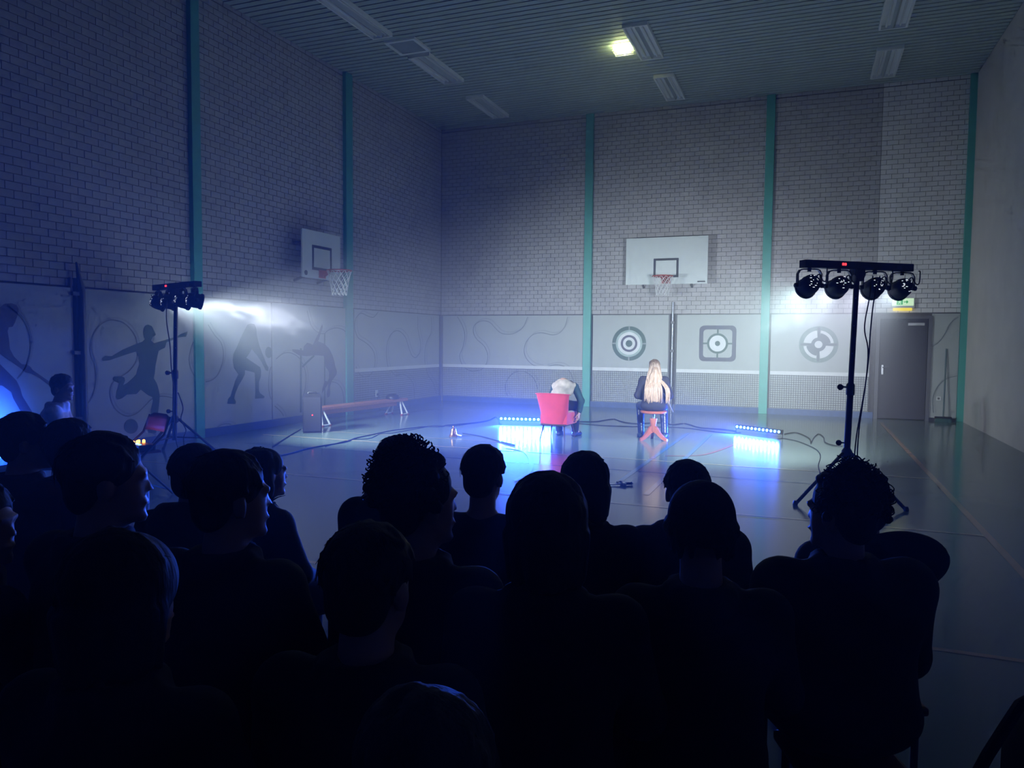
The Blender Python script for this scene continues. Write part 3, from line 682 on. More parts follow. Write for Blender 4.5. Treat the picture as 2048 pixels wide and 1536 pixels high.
def light_stand(base, zbar, rz, lean, legs, side_lab, bar_lab, lamp_labs, tilts, yaws, cols, knob, grp):
    t = tag(empty('light_stand', base), side_lab, 'light stand')
    zc = 1.09*zbar/2.28; zh = 0.48
    top = Vector((lean[0], lean[1], zbar-0.05))
    at = lambda z: Vector((lean[0]*z/zbar, lean[1]*z/zbar, z))
    MB().tube([at(0.2), at(zc+0.03)], 0.031, 12).build('lower_tube', M_blackm, t, True)
    up = MB().tube([at(zc-0.05), at(zbar-0.04)], 0.027, 12).build('upper_tube', M_blackm, t, True)
    cdir = (CAMP-Vector(base)); cdir.z = 0; cdir.normalize()
    hb = MB()
    for k in range(4):
        z = zc+0.35+k*0.27; hb.lathe([(0.006, 0), (0.006, 0.003)], 8, at(z)+cdir*0.0265, (cdir.to_track_quat('Z', 'Y')).to_matrix())
    o = hb.build('pin_holes', mat('pin_hole_bright', (0.8, 0.8, 0.85), 0.3, 0.4), up); o['kind'] = 'stuff'
    MB().lathe([(0.034, -0.06), (0.04, -0.05), (0.04, 0.04), (0.03, 0.06)], 14, at(zc)).build('clamp_collar', M_black, t, True)
    sd_ = Vector((-RGT.x, -RGT.y, 0)).normalized()
    MB().tube([at(zc)+Vector((0, 0, 0.02)), at(zc)+sd_*0.09+Vector((0, 0, 0.02))], 0.008, 8).lathe([(0.012, -0.02), (0.03, -0.014), (0.03, 0.014), (0.012, 0.02)], 10, at(zc)+sd_*0.10+Vector((0, 0, 0.02)), rotx(math.pi/2)).build('clamp_knob', M_black, t, True)
    MB().lathe([(0.032, -0.05), (0.05, -0.04), (0.05, 0.02), (0.03, 0.05)], 14, at(zh)).build('leg_hub', M_black, t, True)
    MB().tube([at(zh+0.1), at(zh+0.1)+sd_*0.07], 0.008, 8).lathe([(0.012, -0.02), (0.028, -0.012), (0.028, 0.012), (0.012, 0.02)], 10, at(zh+0.1)+sd_*0.085, rotx(math.pi/2)).build('hub_knob', M_black, t, True)
    for a in legs:
        d = Vector((math.cos(a), math.sin(a), 0))
        lg = MB().tube([at(zh)+d*0.045, d*0.56+Vector((0, 0, 0.012))], 0.017, 8).build('leg', M_blackm, t, True)
        MB().tube([at(0.24)+d*0.02, (at(zh)+d*0.045)*0.45+(d*0.56+Vector((0, 0, 0.012)))*0.55], 0.009, 6).build('strut', M_blackm, t, True)
        MB().lathe([(0.022, 0), (0.024, 0.02), (0.014, 0.045)], 10, d*0.562).build('rubber_foot', M_black, lg)
    b = tag(empty('light_bar', Vector(base)+Vector((lean[0], lean[1], zbar)), rz), bar_lab, 'light bar')
    MB().bevbox((0, 0, 0), (BAR_L, 0.10, 0.075), 0.006).build('bar_housing', M_par, b)
    MB().prism([Vector((-0.055, -0.045, -0.037)), Vector((0.055, -0.045, -0.037)), Vector((0.062, -0.045, -0.09)), Vector((0.032, -0.045, -0.15)), Vector((-0.032, -0.045, -0.15)), Vector((-0.062, -0.045, -0.09))], (0, 0.09, 0)).build('tee_bracket', M_par, b)
    for k in range(2): MB().bevbox((-0.205+k*0.026, -0.0515, 0.006), (0.02, 0.004, 0.024), 0.0015).build('display_digit', M_led7, b)
    MB().box((-0.43, -0.051, -0.004), (0.13, 0.003, 0.03)).build('maker_plate', mat('dark_plate', (0.03, 0.03, 0.05), 0.5), b)
    MB().box((0.45, -0.051, -0.004), (0.06, 0.003, 0.035)).build('power_inlet', mat('inlet_blue', (0.05, 0.05, 0.11), 0.5), b)
    M3 = rotz(rz)
    for k in range(4):
        off = (-0.545, -0.21, 0.205, 0.53)[k]
        par_light(Vector(base)+Vector((lean[0], lean[1], zbar-0.045))+M3 @ Vector((off, 0, 0)), rz+yaws[k], tilts[k], lamp_labs[k], cols[k], 7*k+int(rz*10), grp, 46 if 'brightest' in lamp_labs[k] else (76 if 'right stand' in lamp_labs[k] else 84))
    return t
CW = (0.76, 0.88, 1.0); CG = (0.64, 0.96, 0.90); CV = (0.82, 0.80, 1.0)
rb = depthp(1688, 1000, 7.35); rb.z = 0
zR = depthp(1715, 532, 7.35).z
topR = depthp(1715, 532, 7.35)
bdR = (depthp(1831, 530, 7.55)-depthp(1599, 520, 7.2)); rzR = math.atan2(bdR.y, bdR.x)
light_stand((rb.x, rb.y, 0), zR, rzR, ((topR.x-rb.x), (topR.y-rb.y)), [math.radians(v) for v in (-22, 98, 218)],
    'black tripod light stand at the right of the stage, cables hanging beside it', 'black four-lamp bar with red digits on the right light stand',
    ['black stage lamp at the outer left end of the right stand bar', 'black stage lamp left of the column on the right stand bar', 'black stage lamp right of the column on the right stand bar', 'black stage lamp covering the exit sign, on the right stand bar'],
    [0.34, 0.30, 0.30, 0.26], [-0.20, -0.24, -0.28, -0.32], [CG, CW, CV, CW], -1, 'stage lamps on the right bar')
lb = depthp(349, 905, 9.9); lb.z = 0
zL = depthp(352, 572, 9.9).z; topL = depthp(352, 573, 9.9)
bdL = depthp(395, 567, 9.45)-depthp(308, 574, 10.3); rzL = math.atan2(bdL.y, bdL.x)
light_stand((lb.x, lb.y, 0), zL, rzL, (topL.x-lb.x, topL.y-lb.y), [math.radians(v) for v in (32, 150, 270)],
    'black tripod light stand beside the football pad', 'black four-lamp bar with a red light on the left light stand',
    ['black stage lamp at the wall end of the left stand bar', 'black stage lamp second from the wall on the left stand bar', 'black stage lamp just past the column on the left stand bar', 'black stage lamp with the brightest beam, stage end of the left stand bar'],
    [0.30, 0.26, 0.24, 0.18], [-0.18, -0.16, -0.14, -0.24], [CW, CG, CV, CW], -1, 'stage lamps on the left bar')

# wisps of stage smoke caught in the lamp beams
def smoke_wisp(p0, p1, rad, dens, lab, seed):
    c = (p0+p1)/2; d = p1-p0; L = d.length
    bm = bmesh.new(); bmesh.ops.create_icosphere(bm, subdivisions=3, radius=1.0); me = bpy.data.meshes.new('smoke'); bm.to_mesh(me); bm.free()
    o = link('smoke', me); o.location = c; o.rotation_euler = d.to_track_quat('X', 'Z').to_euler(); o.scale = (L/2, rad, rad*0.8)
    m = bpy.data.materials.new('stage_smoke'); m.use_nodes = True; nt = m.node_tree; nt.nodes.clear()
    out = nt.nodes.new('ShaderNodeOutputMaterial'); vsn = nt.nodes.new('ShaderNodeVolumeScatter'); vsn.inputs['Color'].default_value = (0.97, 0.96, 1, 1); vsn.inputs['Anisotropy'].default_value = 0.1
    tc = nt.nodes.new('ShaderNodeTexCoord'); nz = nt.nodes.new('ShaderNodeTexNoise'); nz.noise_dimensions = '4D'; nz.inputs['W'].default_value = seed
    mp = nt.nodes.new('ShaderNodeMapping'); mp.inputs['Scale'].default_value = (1.6, 1.3, 1.6)
    nz.inputs['Scale'].default_value = 1.3; nz.inputs['Detail'].default_value = 3; nz.inputs['Distortion'].default_value = 1.2
    nt.links.new(tc.outputs['Object'], mp.inputs[0]); nt.links.new(mp.outputs[0], nz.inputs['Vector'])
    ln = nt.nodes.new('ShaderNodeVectorMath'); ln.operation = 'LENGTH'; nt.links.new(tc.outputs['Object'], ln.inputs[0])
    fall = nt.nodes.new('ShaderNodeMapRange'); fall.interpolation_type = 'SMOOTHSTEP'; fall.inputs['From Min'].default_value = 1.0; fall.inputs['From Max'].default_value = 0.35
    nt.links.new(ln.outputs['Value'], fall.inputs['Value'])
    nr = nt.nodes.new('ShaderNodeMapRange'); nr.inputs['From Min'].default_value = 0.42; nr.inputs['From Max'].default_value = 0.72; nt.links.new(nz.outputs['Fac'], nr.inputs['Value'])
    mu = nt.nodes.new('ShaderNodeMath'); mu.operation = 'MULTIPLY'; nt.links.new(fall.outputs[0], mu.inputs[0]); nt.links.new(nr.outputs[0], mu.inputs[1])
    mk = nt.nodes.new('ShaderNodeMath'); mk.operation = 'MULTIPLY'; nt.links.new(mu.outputs[0], mk.inputs[0]); mk.inputs[1].default_value = dens
    nt.links.new(mk.outputs[0], vsn.inputs['Density']); nt.links.new(vsn.outputs[0], out.inputs['Volume'])
    try: m.cycles.volume_step_rate = 0.25
    except Exception: pass
    me.materials.append(m); o['kind'] = 'stuff'; o['label'] = lab; o['category'] = 'smoke'; return o
smoke_wisp(depthp(392, 596, 9.35), depthp(668, 655, 10.6), 0.42, 0.45, 'bright wisps of smoke in the beam of the left stand', 2.0)
smoke_wisp(depthp(1490, 665, 8.6), depthp(1690, 585, 7.75), 0.42, 0.14, 'pale smoke below the lamps of the right stand', 5.0)

# hanging cables beside the stands
def cable(pts, lab, r=0.007, nm='cable'):
    return tag(MB().tube(smoothline(pts), r, 6).build(nm, M_cable, None, True), lab, 'cable')
cable([depthp(x, y, d) for x, y, d in ((1746, 552, 7.32), (1738, 600, 7.28), (1729, 655, 7.27), (1736, 700, 7.27), (1732, 760, 7.27), (1722, 820, 7.27), (1712, 880, 7.25), (1710, 930, 7.25))]+[floorp(1722, 985, 0.008), floorp(1745, 985, 0.008)], 'black cable hanging in a curve beside the right light stand')
cable([depthp(x, y, d) for x, y, d in ((1760, 552, 7.30), (1748, 600, 7.25), (1741, 660, 7.24), (1737, 720, 7.24), (1728, 790, 7.24), (1718, 860, 7.23), (1716, 930, 7.22))]+[floorp(1735, 990, 0.008), floorp(1765, 992, 0.008)], 'straighter black cable hanging beside the right light stand')
cable([depthp(x, y, d) for x, y, d in ((334, 600, 9.95), (333, 640, 9.9), (340, 690, 9.85), (343, 740, 9.85), (348, 780, 9.85), (347, 820, 9.85), (352, 880, 9.85))]+[floorp(360, 905, 0.008)], 'thin black cable hanging along the left light stand')
cable([depthp(x, y, d) for x, y, d in ((356, 785, 9.8), (366, 815, 9.8), (362, 838, 9.8), (372, 860, 9.8), (367, 878, 9.8))]+[floorp(374, 902, 0.008), floorp(405, 906, 0.008)], 'looping black cable between the left light stand legs')

# ------------------------------------------------------------------ blue LED bars on the floor
M_ledb = mat('led_blue', (0.3, 0.6, 1.0), 0.3, emit=(0.06, 0.30, 1.0), estr=60)
def led_bar(p0, p1, n, lab, face, up=0.35, power=1.0, zc=0.11, aim=-0.34):
    c = (p0+p1)/2; d = p1-p0; L = d.length; rz = math.atan2(d.y, d.x)
    # local X along the bar, LEDs look to local -Y when face = -1
    t = tag(empty('led_bar', (c.x, c.y, 0), rz), lab, 'led bar')
    tl = rotx(up*face)
    MB().bevbox((0, 0, zc), (L, 0.07, 0.075), 0.008, tl).build('bar_housing', M_par, t)
    for k in range(n):
        x = -L/2+L*(k+0.5)/n; ctr = Vector((x, 0, zc))+tl @ Vector((0, face*0.036, 0))
        MB().lathe([(0.022, 0), (0.021, 0.006), (0.014, 0.012), (0.0, 0.015)], 8, ctr, (tl @ Vector((0, face, 0))).to_track_quat('Z', 'Y').to_matrix()).build('led_lens', M_ledb, t, True)
    for sx in (-1, 1):
        MB().tube([(sx*(L/2-0.02), -0.09, 0.006), (sx*(L/2-0.02), 0.09, 0.006), ], 0.006, 6).tube([(sx*(L/2+0.008), 0, 0.006), (sx*(L/2+0.008), 0, zc+0.01)], 0.006, 6).build('foot_bracket', M_blackm, t)
    for k in range(n):
        ld = bpy.data.lights.new('led_beam', 'SPOT'); ld.energy = LED_W*power/n; ld.color = (0.02, 0.10, 1.0); ld.spot_size = math.radians(100); ld.spot_blend = 1.0; ld.shadow_soft_size = 0.02
        so = bpy.data.objects.new('led_beam', ld); COL.objects.link(so); so.parent = t
        dv = Vector((0, face*math.cos(aim), math.sin(aim))); so.location = Vector((-L/2+L*(k+0.5)/n, face*0.075, zc+0.01)); so.rotation_euler = dv.to_track_quat('-Z', 'Y').to_euler()
    return t
q0 = floorp(999, 849); q1 = floorp(1106, 852)
led_bar(q0, q1, 13, 'blue LED bar shining on the floor behind the red armchair', -1, 0.15)
q0 = floorp(1473, 866); q1 = floorp(1564, 878)
led_bar(q0, q1, 12, 'blue LED bar lying right of the woman on the stool', -1, 0.15, 0.4)
# third bar washing the side wall blue, standing behind the seated audience
q0 = floorp(-6, 962); q1 = floorp(70, 948)
led_bar(q0, q1, 12, 'blue LED bar on the floor aimed at the hockey pad, behind the seated man', 1, 0.5, 0.13, aim=0.35)

# ------------------------------------------------------------------ red armchair
M_velvet = mat('red_velvet', (0.72, 0.055, 0.10), 0.8, var=0.10, scale=5, bump=0.1, sheen=0.5)
M_legw = mat('dark_leg_wood', (0.06, 0.03, 0.025), 0.4)
ac = floorp(1116, 877); facing = math.atan2(FWD.y, FWD.x)-math.pi/2-0.42
chair = tag(empty('armchair', (ac.x, ac.y, 0), facing), 'red velvet cocktail armchair seen from behind with slim dark legs', 'armchair')
# local +Y is the way the sitter faces (away from the camera)
def shell_back():
    """curved upholstered backrest wrapping round the seat, wider at the top"""
    b = MB(); n = 18; lev = 9
    rows_o, rows_i = [], []
    for j in range(lev+1):
        u = j/lev; z = 0.235+u*0.49
        half = 0.215+0.065*u**1.3; lean = -0.02-0.085*u
        ro, ri = [], []
        for k in range(n+1):
            s = -1+2*k/n
            wing = 0.13*abs(s)**3*(1-0.55*u)
            x = half*math.sin(s*1.35)/math.sin(1.35); yv = -0.22+lean+wing
            ro.append((x, yv, z+0.012*(1-s*s)*u)); ri.append((x*0.84, yv+0.085-0.03*abs(s)**3, z+0.012*(1-s*s)*u))
        rows_o.append(ro); rows_i.append(ri)
    W = n+1
    vs_ = [p for r in rows_o for p in r]+[p for r in rows_i for p in r]; off = W*(lev+1); fs = []
    for j in range(lev):
        for k in range(n):
            fs.append((j*W+k, j*W+k+1, (j+1)*W+k+1, (j+1)*W+k)); fs.append((off+j*W+k+1, off+j*W+k, off+(j+1)*W+k, off+(j+1)*W+k+1))
        fs.append((j*W, (j+1)*W, off+(j+1)*W, off+j*W)); fs.append((j*W+n, off+j*W+n, off+(j+1)*W+n, (j+1)*W+n))
    for k in range(n):
        fs.append((lev*W+k, lev*W+k+1, off+lev*W+k+1, off+lev*W+k)); fs.append((k+1, k, off+k, off+k+1))
    return b.add(vs_, fs)
bk = shell_back().build('backrest', M_velvet, chair, True)
md = bk.modifiers.new('soft_edge', 'BEVEL'); md.width = 0.015; md.segments = 2; md.limit_method = 'ANGLE'; md.angle_limit = math.radians(50)
MB().tube([(0.285*math.sin(s*1.35)/math.sin(1.35), -0.325+0.13*abs(s)**3*0.45, 0.725+0.012*(1-s*s)) for s in np.linspace(-1, 1, 17)], 0.008, 8).build('top_piping', M_velvet, bk, True)
MB().bevbox((0, 0.03, 0.335), (0.46, 0.50, 0.20), 0.04).build('seat', M_velvet, chair, True)
MB().bevbox((0, -0.02, 0.24), (0.42, 0.46, 0.03), 0.01).build('seat_frame', M_legw, chair)
for (sx, sy) in ((-1, -1), (1, -1), (-1, 1), (1, 1)):
    MB().tube([(sx*0.17, -0.02+sy*0.18, 0.235), (sx*0.205, -0.02+sy*0.235, 0.0)], [0.018, 0.009], 10).build('leg', M_legw, chair, True)

# ------------------------------------------------------------------ stool
M_stool = mat('stool_wood', (0.40, 0.12, 0.08), 0.4, var=0.15, scale=6, bump=0.05)
so_ = floorp(1306, 880); STX = so_
stool = tag(empty('wooden_stool', (so_.x, so_.y, 0), facing+0.4), 'reddish wooden screw stool with three curved feet under the blond woman', 'stool')
MB().lathe([(0, 0.425), (0.17, 0.425), (0.205, 0.435), (0.21, 0.455), (0.2, 0.468), (0, 0.47)], 28).build('seat', M_stool, stool, True)
MB().lathe([(0, 0.30), (0.022, 0.30), (0.022, 0.427), (0, 0.427)], 14).build('screw', M_steel, stool, True)
MB().lathe([(0, 0.12), (0.03, 0.12), (0.05, 0.15), (0.045, 0.24), (0.062, 0.33), (0.06, 0.345), (0, 0.345)], 18).build('column', M_stool, stool, True)
for k in range(3):
    a = 2*math.pi*k/3+math.radians(-35)
    d = Vector((math.cos(a), math.sin(a), 0)); u = Vector((-math.sin(a), math.cos(a), 0))
    prof = [(0.02, 0.24), (0.07, 0.21), (0.13, 0.12), (0.19, 0.06), (0.24, 0.035), (0.245, 0.0), (0.21, 0.0), (0.16, 0.02), (0.10, 0.065), (0.05, 0.11), (0.02, 0.12)]
    MB().prism([d*r+Vector((0, 0, z))-u*0.02 for r, z in prof], u*0.04).build('foot', M_stool, stool, tri=True)

# ------------------------------------------------------------------ brass bell with handle
M_brass = mat('brass', (0.75, 0.42, 0.16), 0.22, 0.95, var=0.06)
bc = floorp(907, 873)
bell = tag(empty('brass_bell', (bc.x, bc.y, 0)), 'polished brass bell standing on the floor, its small clapper stick beside it', 'bell')
MB().lathe([(0.074, 0.0), (0.076, 0.012), (0.062, 0.03), (0.05, 0.06), (0.044, 0.10), (0.034, 0.125), (0.012, 0.135), (0.012, 0.15), (0.017, 0.158), (0.012, 0.17), (0.0, 0.175)], 28).build('bell_body', M_brass, bell, True)
MB().tube([(0.05, -0.02, 0.05), (0.10, -0.045, 0.035), (0.17, -0.05, 0.028)], [0.005, 0.006, 0.012], 8).build('clapper_stick', M_white, bell, True)

# ------------------------------------------------------------------ loudspeaker
spc = floorp(625, 864)
spk = tag(empty('loudspeaker', (spc.x, spc.y, 0), math.atan2(-spc.y, -spc.x)+math.pi/2), 'black portable loudspeaker with a small red light on the floor by the bench', 'loudspeaker')
hb = MB(); 
prof = [(-0.155, 0.02), (-0.135, 0.0), (0.135, 0.0), (0.155, 0.02), (0.155, 0.56), (0.12, 0.645), (-0.12, 0.645), (-0.155, 0.56)]
hb.prism([Vector((x, -0.15, z)) for x, z in prof], (0, 0.30, 0)).build('cabinet', M_black, spk)
MB().bevbox((0, -0.156, 0.31), (0.27, 0.012, 0.56), 0.005).build('front_grille', mat('grille_black', (0.012, 0.012, 0.015), 0.8, scale=220), spk)
MB().lathe([(0.011, 0), (0.011, 0.004)], 12, (0.0, -0.163, 0.30), rotx(math.pi/2)).build('red_light', M_led7, spk)
MB().tube([(-0.07, 0, 0.645), (-0.06, 0, 0.665), (0.06, 0, 0.665), (0.07, 0, 0.645)], 0.012, 8).build('top_handle', M_black, spk, True)

# ------------------------------------------------------------------ gym bench along the side wall
M_bench = mat('bench_wood', (0.50, 0.20, 0.13), 0.4, var=0.12, scale=4, stretch=(8, 1, 8))
def gym_bench(a, b, h, w_, lab, white=True):
    c = (a+b)/2; d = b-a; L = d.length; rz = math.atan2(d.y, d.x)
    t = tag(empty('gym_bench', (c.x, c.y, 0), rz), lab, 'bench')
    MB().bevbox((0, 0, h-0.03), (L, w_, 0.06), 0.01).build('bench_top', M_bench, t)
    MB().bevbox((0, 0, h-0.105), (L-0.5, 0.05, 0.09), 0.006).build('beam', M_bench, t)
    mt = M_white if white else M_blackm
    for sx in (-1, 1):
        x = sx*(L/2-0.22)
        MB().tube([(x-0.10, -0.2, 0.02), (x-0.03, -0.1, h-0.06), (x-0.03, 0.1, h-0.06), (x-0.10, 0.2, 0.02)], 0.018, 8).tube([(x+0.10, -0.2, 0.02), (x+0.03, -0.1, h-0.06), (x+0.03, 0.1, h-0.06), (x+0.10, 0.2, 0.02)], 0.018, 8).tube([(x-0.10, -0.2, 0.02), (x+0.10, -0.2, 0.02)], 0.016, 8).tube([(x-0.10, 0.2, 0.02), (x+0.10, 0.2, 0.02)], 0.016, 8).build('leg_frame', mt, t, True)
        for dx_ in (-0.1, 0.1):
            for dy_ in (-0.2, 0.2): MB().bevbox((x+dx_, dy_, 0.012), (0.05, 0.05, 0.024), 0.006).build('rubber_foot', mat('foot_red', (0.35, 0.05, 0.04), 0.7), t)
    return t
ba = floorp(630, 852); bb_ = floorp(792, 829)
bd_ = (bb_-ba).normalized()
gym_bench(ba-bd_*0.15, bb_+bd_*0.25, 0.335, 0.26, 'wooden gym bench with white metal legs along the side wall')
bz = bb_+Vector((0, 0, 0.335))-bd_*0.12
bag = tag(empty('black_cap', (bz.x, bz.y, 0.335), 0.6), 'small black cap lying on the far end of the gym bench', 'cap')
MB().lathe([(0.135, 0.0), (0.14, 0.03), (0.12, 0.075), (0.07, 0.10), (0, 0.108)], 20).build('crown', M_black, bag, True)
MB().prism([Vector((0.11*math.cos(a), -0.08-0.12*math.sin(a), 0.004)) for a in np.linspace(0, math.pi, 12)], (0, 0, 0.012)).build('peak', M_black, bag)

# ------------------------------------------------------------------ cables lying on the floor
def fcable(pts, lab, r=0.008):
    return tag(MB().tube(smoothline([floorp(x, y, r) if len(q) == 2 else floorp(x, y, q[2]) for q in pts for x, y in [q[:2]]]), r, 6).build('floor_cable', M_cable, None, True), lab, 'cable')
fcable([(545, 893), (575, 874), (602, 858)], 'short straight black cable running from the loudspeaker toward the audience')
fcable([(560, 911), (582, 906), (615, 897), (648, 891), (690, 884), (712, 876), (745, 869), (783, 861), (815, 857), (852, 853), (880, 853), (897, 850), (943, 846), (975, 841), (992, 834), (1000, 846)], 'long black cable crossing the floor from the bell to the blue bar')
fcable([(650, 893), (700, 880), (738, 877), (760, 868), (785, 866), (830, 858), (870, 851), (905, 852), (950, 845)], 'thinner wavy black cable beside the long cable near the bell', 0.005)
fcable([(1150, 843), (1190, 843), (1210, 840), (1228, 838), (1240, 842), (1253, 845), (1276, 847), (1320, 845), (1345, 849), (1370, 847), (1400, 855), (1440, 858), (1473, 862)], 'wavy black cable between the armchair and the stool')
fcable([(1150, 846), (1210, 851), (1276, 853), (1362, 855), (1420, 862), (1470, 868)], 'straighter black cable behind the stool leading to the far blue bar', 0.006)
fcable([(1568, 868), (1591, 865), (1609, 871), (1620, 878), (1622, 886), (1627, 876), (1637, 868), (1647, 874), (1650, 884), (1665, 890), (1685, 892)], 'looped black cable between the blue bar and the right light stand')
fcable([(1563, 876), (1594, 882), (1624, 894), (1637, 903), (1641, 914), (1637, 930), (1640, 945)], 'black cable curving from the blue bar toward the curly haired spectator', 0.006)
fcable([(925, 866), (960, 872), (999, 882), (1030, 890)], 'faint black cable on the floor right of the bell', 0.006)

# ------------------------------------------------------------------ prop sword on the floor
s0 = floorp(1206, 972); s1 = floorp(1265, 970)
sd_ = s1-s0; L = sd_.length
sw = tag(empty('prop_sword', ((s0.x+s1.x)/2, (s0.y+s1.y)/2, 0), math.atan2(sd_.y, sd_.x)), 'silver prop sword with ribbed black grip lying on the floor', 'sword')
MB().prism([Vector((-L/2, 0, 0.012)), Vector((-L/2+0.05, -0.018, 0.012)), Vector((0.05, -0.02, 0.012)), Vector((0.05, 0.02, 0.012)), Vector((-L/2+0.05, 0.018, 0.012))], (0, 0, 0.008)).build('blade', M_steel, sw)
MB().bevbox((0.06, 0, 0.02), (0.03, 0.13, 0.03), 0.006).tube([(0.0, 0.03, 0.03), (0.04, 0.05, 0.035), (0.06, 0.03, 0.03)], 0.01, 6).build('guard', M_steel, sw)
gp = MB(); x = 0.08
while x < L/2-0.02: gp.lathe([(0.012, -0.008), (0.017, 0), (0.012, 0.008)], 8, (x, 0, 0.018), roty(math.pi/2)); x += 0.017
gp.tube([(0.07, 0, 0.018), (L/2-0.02, 0, 0.018)], 0.012, 8); o = gp.build('grip', M_black, sw)
MB().lathe([(0.012, -0.012), (0.02, 0), (0.012, 0.012)], 10, (L/2-0.01, 0, 0.02), roty(math.pi/2)).build('pommel', M_steel, sw, True)

# ------------------------------------------------------------------ folding chair with light controller
M_fold = mat('folding_seat', (0.16, 0.05, 0.045), 0.5, var=0.1)
fc = depthp(316, 846, 7.5)-Vector((0.07, 0.26, 0)); fc.z = 0
fch = tag(empty('folding_chair', (fc.x, fc.y, 0), math.radians(164)), 'dark red folding chair with metal frame beside the left light stand', 'chair')
# local +Y = facing direction
bp_ = MB(); n = 10
vs_, fs = [], []
for j in range(4):
    u = j/3
    for k in range(n+1):
        s = -1+2*k/n; rr = 1 if abs(s) < 0.8 else 1
        z = 0.62+0.17*u-(0.035*max(0, abs(s)-0.6)/0.4 if j == 3 else 0)
        vs_.append((0.2*s, -0.24-0.05*u-0.02*(1-s*s), z))
W = n+1; fs = [(j*W+k, j*W+k+1, (j+1)*W+k+1, (j+1)*W+k) for j in range(3) for k in range(n)]
bo = bp_.add(vs_, fs).build('backrest', M_fold, fch, True); sm_ = bo.modifiers.new('thick', 'SOLIDIFY'); sm_.thickness = 0.014
MB().bevbox((0, -0.01, 0.44), (0.40, 0.38, 0.022), 0.008).build('seat', M_fold, fch)
for sx in (-1, 1):
    MB().tube([(sx*0.2, -0.29, 0.77), (sx*0.205, -0.22, 0.60), (sx*0.21, 0.06, 0.36), (sx*0.215, 0.30, 0.012)], 0.012, 8).build('front_leg', M_blackm, fch, True)
    MB().tube([(sx*0.19, 0.10, 0.43), (sx*0.195, -0.10, 0.22), (sx*0.20, -0.30, 0.012)], 0.012, 8).build('rear_leg', M_blackm, fch, True)
MB().tube([(-0.2, -0.26, 0.055), (0.2, -0.26, 0.055)], 0.009, 8).build('stretcher', M_blackm, fch, True)
cc = depthp(290, 884, 7.35)
ctl = tag(empty('light_controller', fc+Vector((0.11, 0.06, 0.451)), math.radians(-20)), 'small controller with glowing orange knobs on the folding chair', 'controller')
MB().bevbox((-0.02, -0.02, 0.035), (0.26, 0.16, 0.06), 0.008).build('case', M_black, ctl)
M_or = mat('orange_glow', (1, 0.4, 0.05), 0.4, emit=(1.0, 0.30, 0.03), estr=14); M_bl = mat('blue_glow', (0.2, 0.6, 1), 0.4, emit=(0.1, 0.5, 1.0), estr=6)
for k, (x, y_, z) in enumerate(((-0.11, -0.08, 0.075), (-0.08, -0.04, 0.075), (-0.12, -0.01, 0.075), (-0.06, -0.085, 0.075), (-0.10, 0.03, 0.075))):
    MB().lathe([(0.013, -0.012), (0.013, 0.010), (0.008, 0.018)], 10, (x, y_, z)).build('glowing_knob', M_or, ctl)
MB().box((0.02, -0.07, 0.068), (0.09, 0.02, 0.006)).build('blue_display', M_bl, ctl)
ol = bpy.data.lights.new('knob_glow', 'POINT'); ol.energy = 0.5; ol.color = (1, 0.4, 0.08); ol.shadow_soft_size = 0.03
oo = bpy.data.objects.new('knob_glow', ol); COL.objects.link(oo); oo.parent = ctl; oo.location = (-0.09, -0.05, 0.16)
# slim water bottle by the chair
wb_ = floorp(292, 985); wb_ = depthp(290, 960, 7.0); wb_.z = 0
bot = tag(empty('water_bottle', (wb_.x, wb_.y, 0)), 'slim bluish drinking bottle on the floor by the folding chair', 'bottle')
MB().lathe([(0.03, 0.0), (0.034, 0.01), (0.034, 0.17), (0.02, 0.21), (0.013, 0.225), (0.013, 0.24)], 16).build('body', mat('bottle_blue', (0.35, 0.5, 0.7), 0.15, var=0.05), bot, True)
MB().lathe([(0.016, 0.238), (0.016, 0.262), (0.01, 0.266), (0, 0.266)], 12).build('cap', M_white, bot, True)

# ------------------------------------------------------------------ figures: smooth blended limbs turned into one continuous surface
def _cap(X, Y, Z, a, b, ra, rb):
    ax, ay, az = a; dx, dy, dz = b[0]-a[0], b[1]-a[1], b[2]-a[2]
    L2 = dx*dx+dy*dy+dz*dz+1e-12
    t = np.clip(((X-ax)*dx+(Y-ay)*dy+(Z-az)*dz)/L2, 0, 1)
    return np.sqrt((X-ax-t*dx)**2+(Y-ay-t*dy)**2+(Z-az-t*dz)**2)-(ra+(rb-ra)*t)
def _ell(X, Y, Z, c, r, M):
    x, y_, z = X-c[0], Y-c[1], Z-c[2]
    if M is not None:
        x, y_, z = M[0][0]*x+M[1][0]*y_+M[2][0]*z, M[0][1]*x+M[1][1]*y_+M[2][1]*z, M[0][2]*x+M[1][2]*y_+M[2][2]*z
    k0 = np.sqrt((x/r[0])**2+(y_/r[1])**2+(z/r[2])**2); k1 = np.sqrt((x/r[0]**2)**2+(y_/r[1]**2)**2+(z/r[2]**2)**2)+1e-9
    return k0*(k0-1)/k1
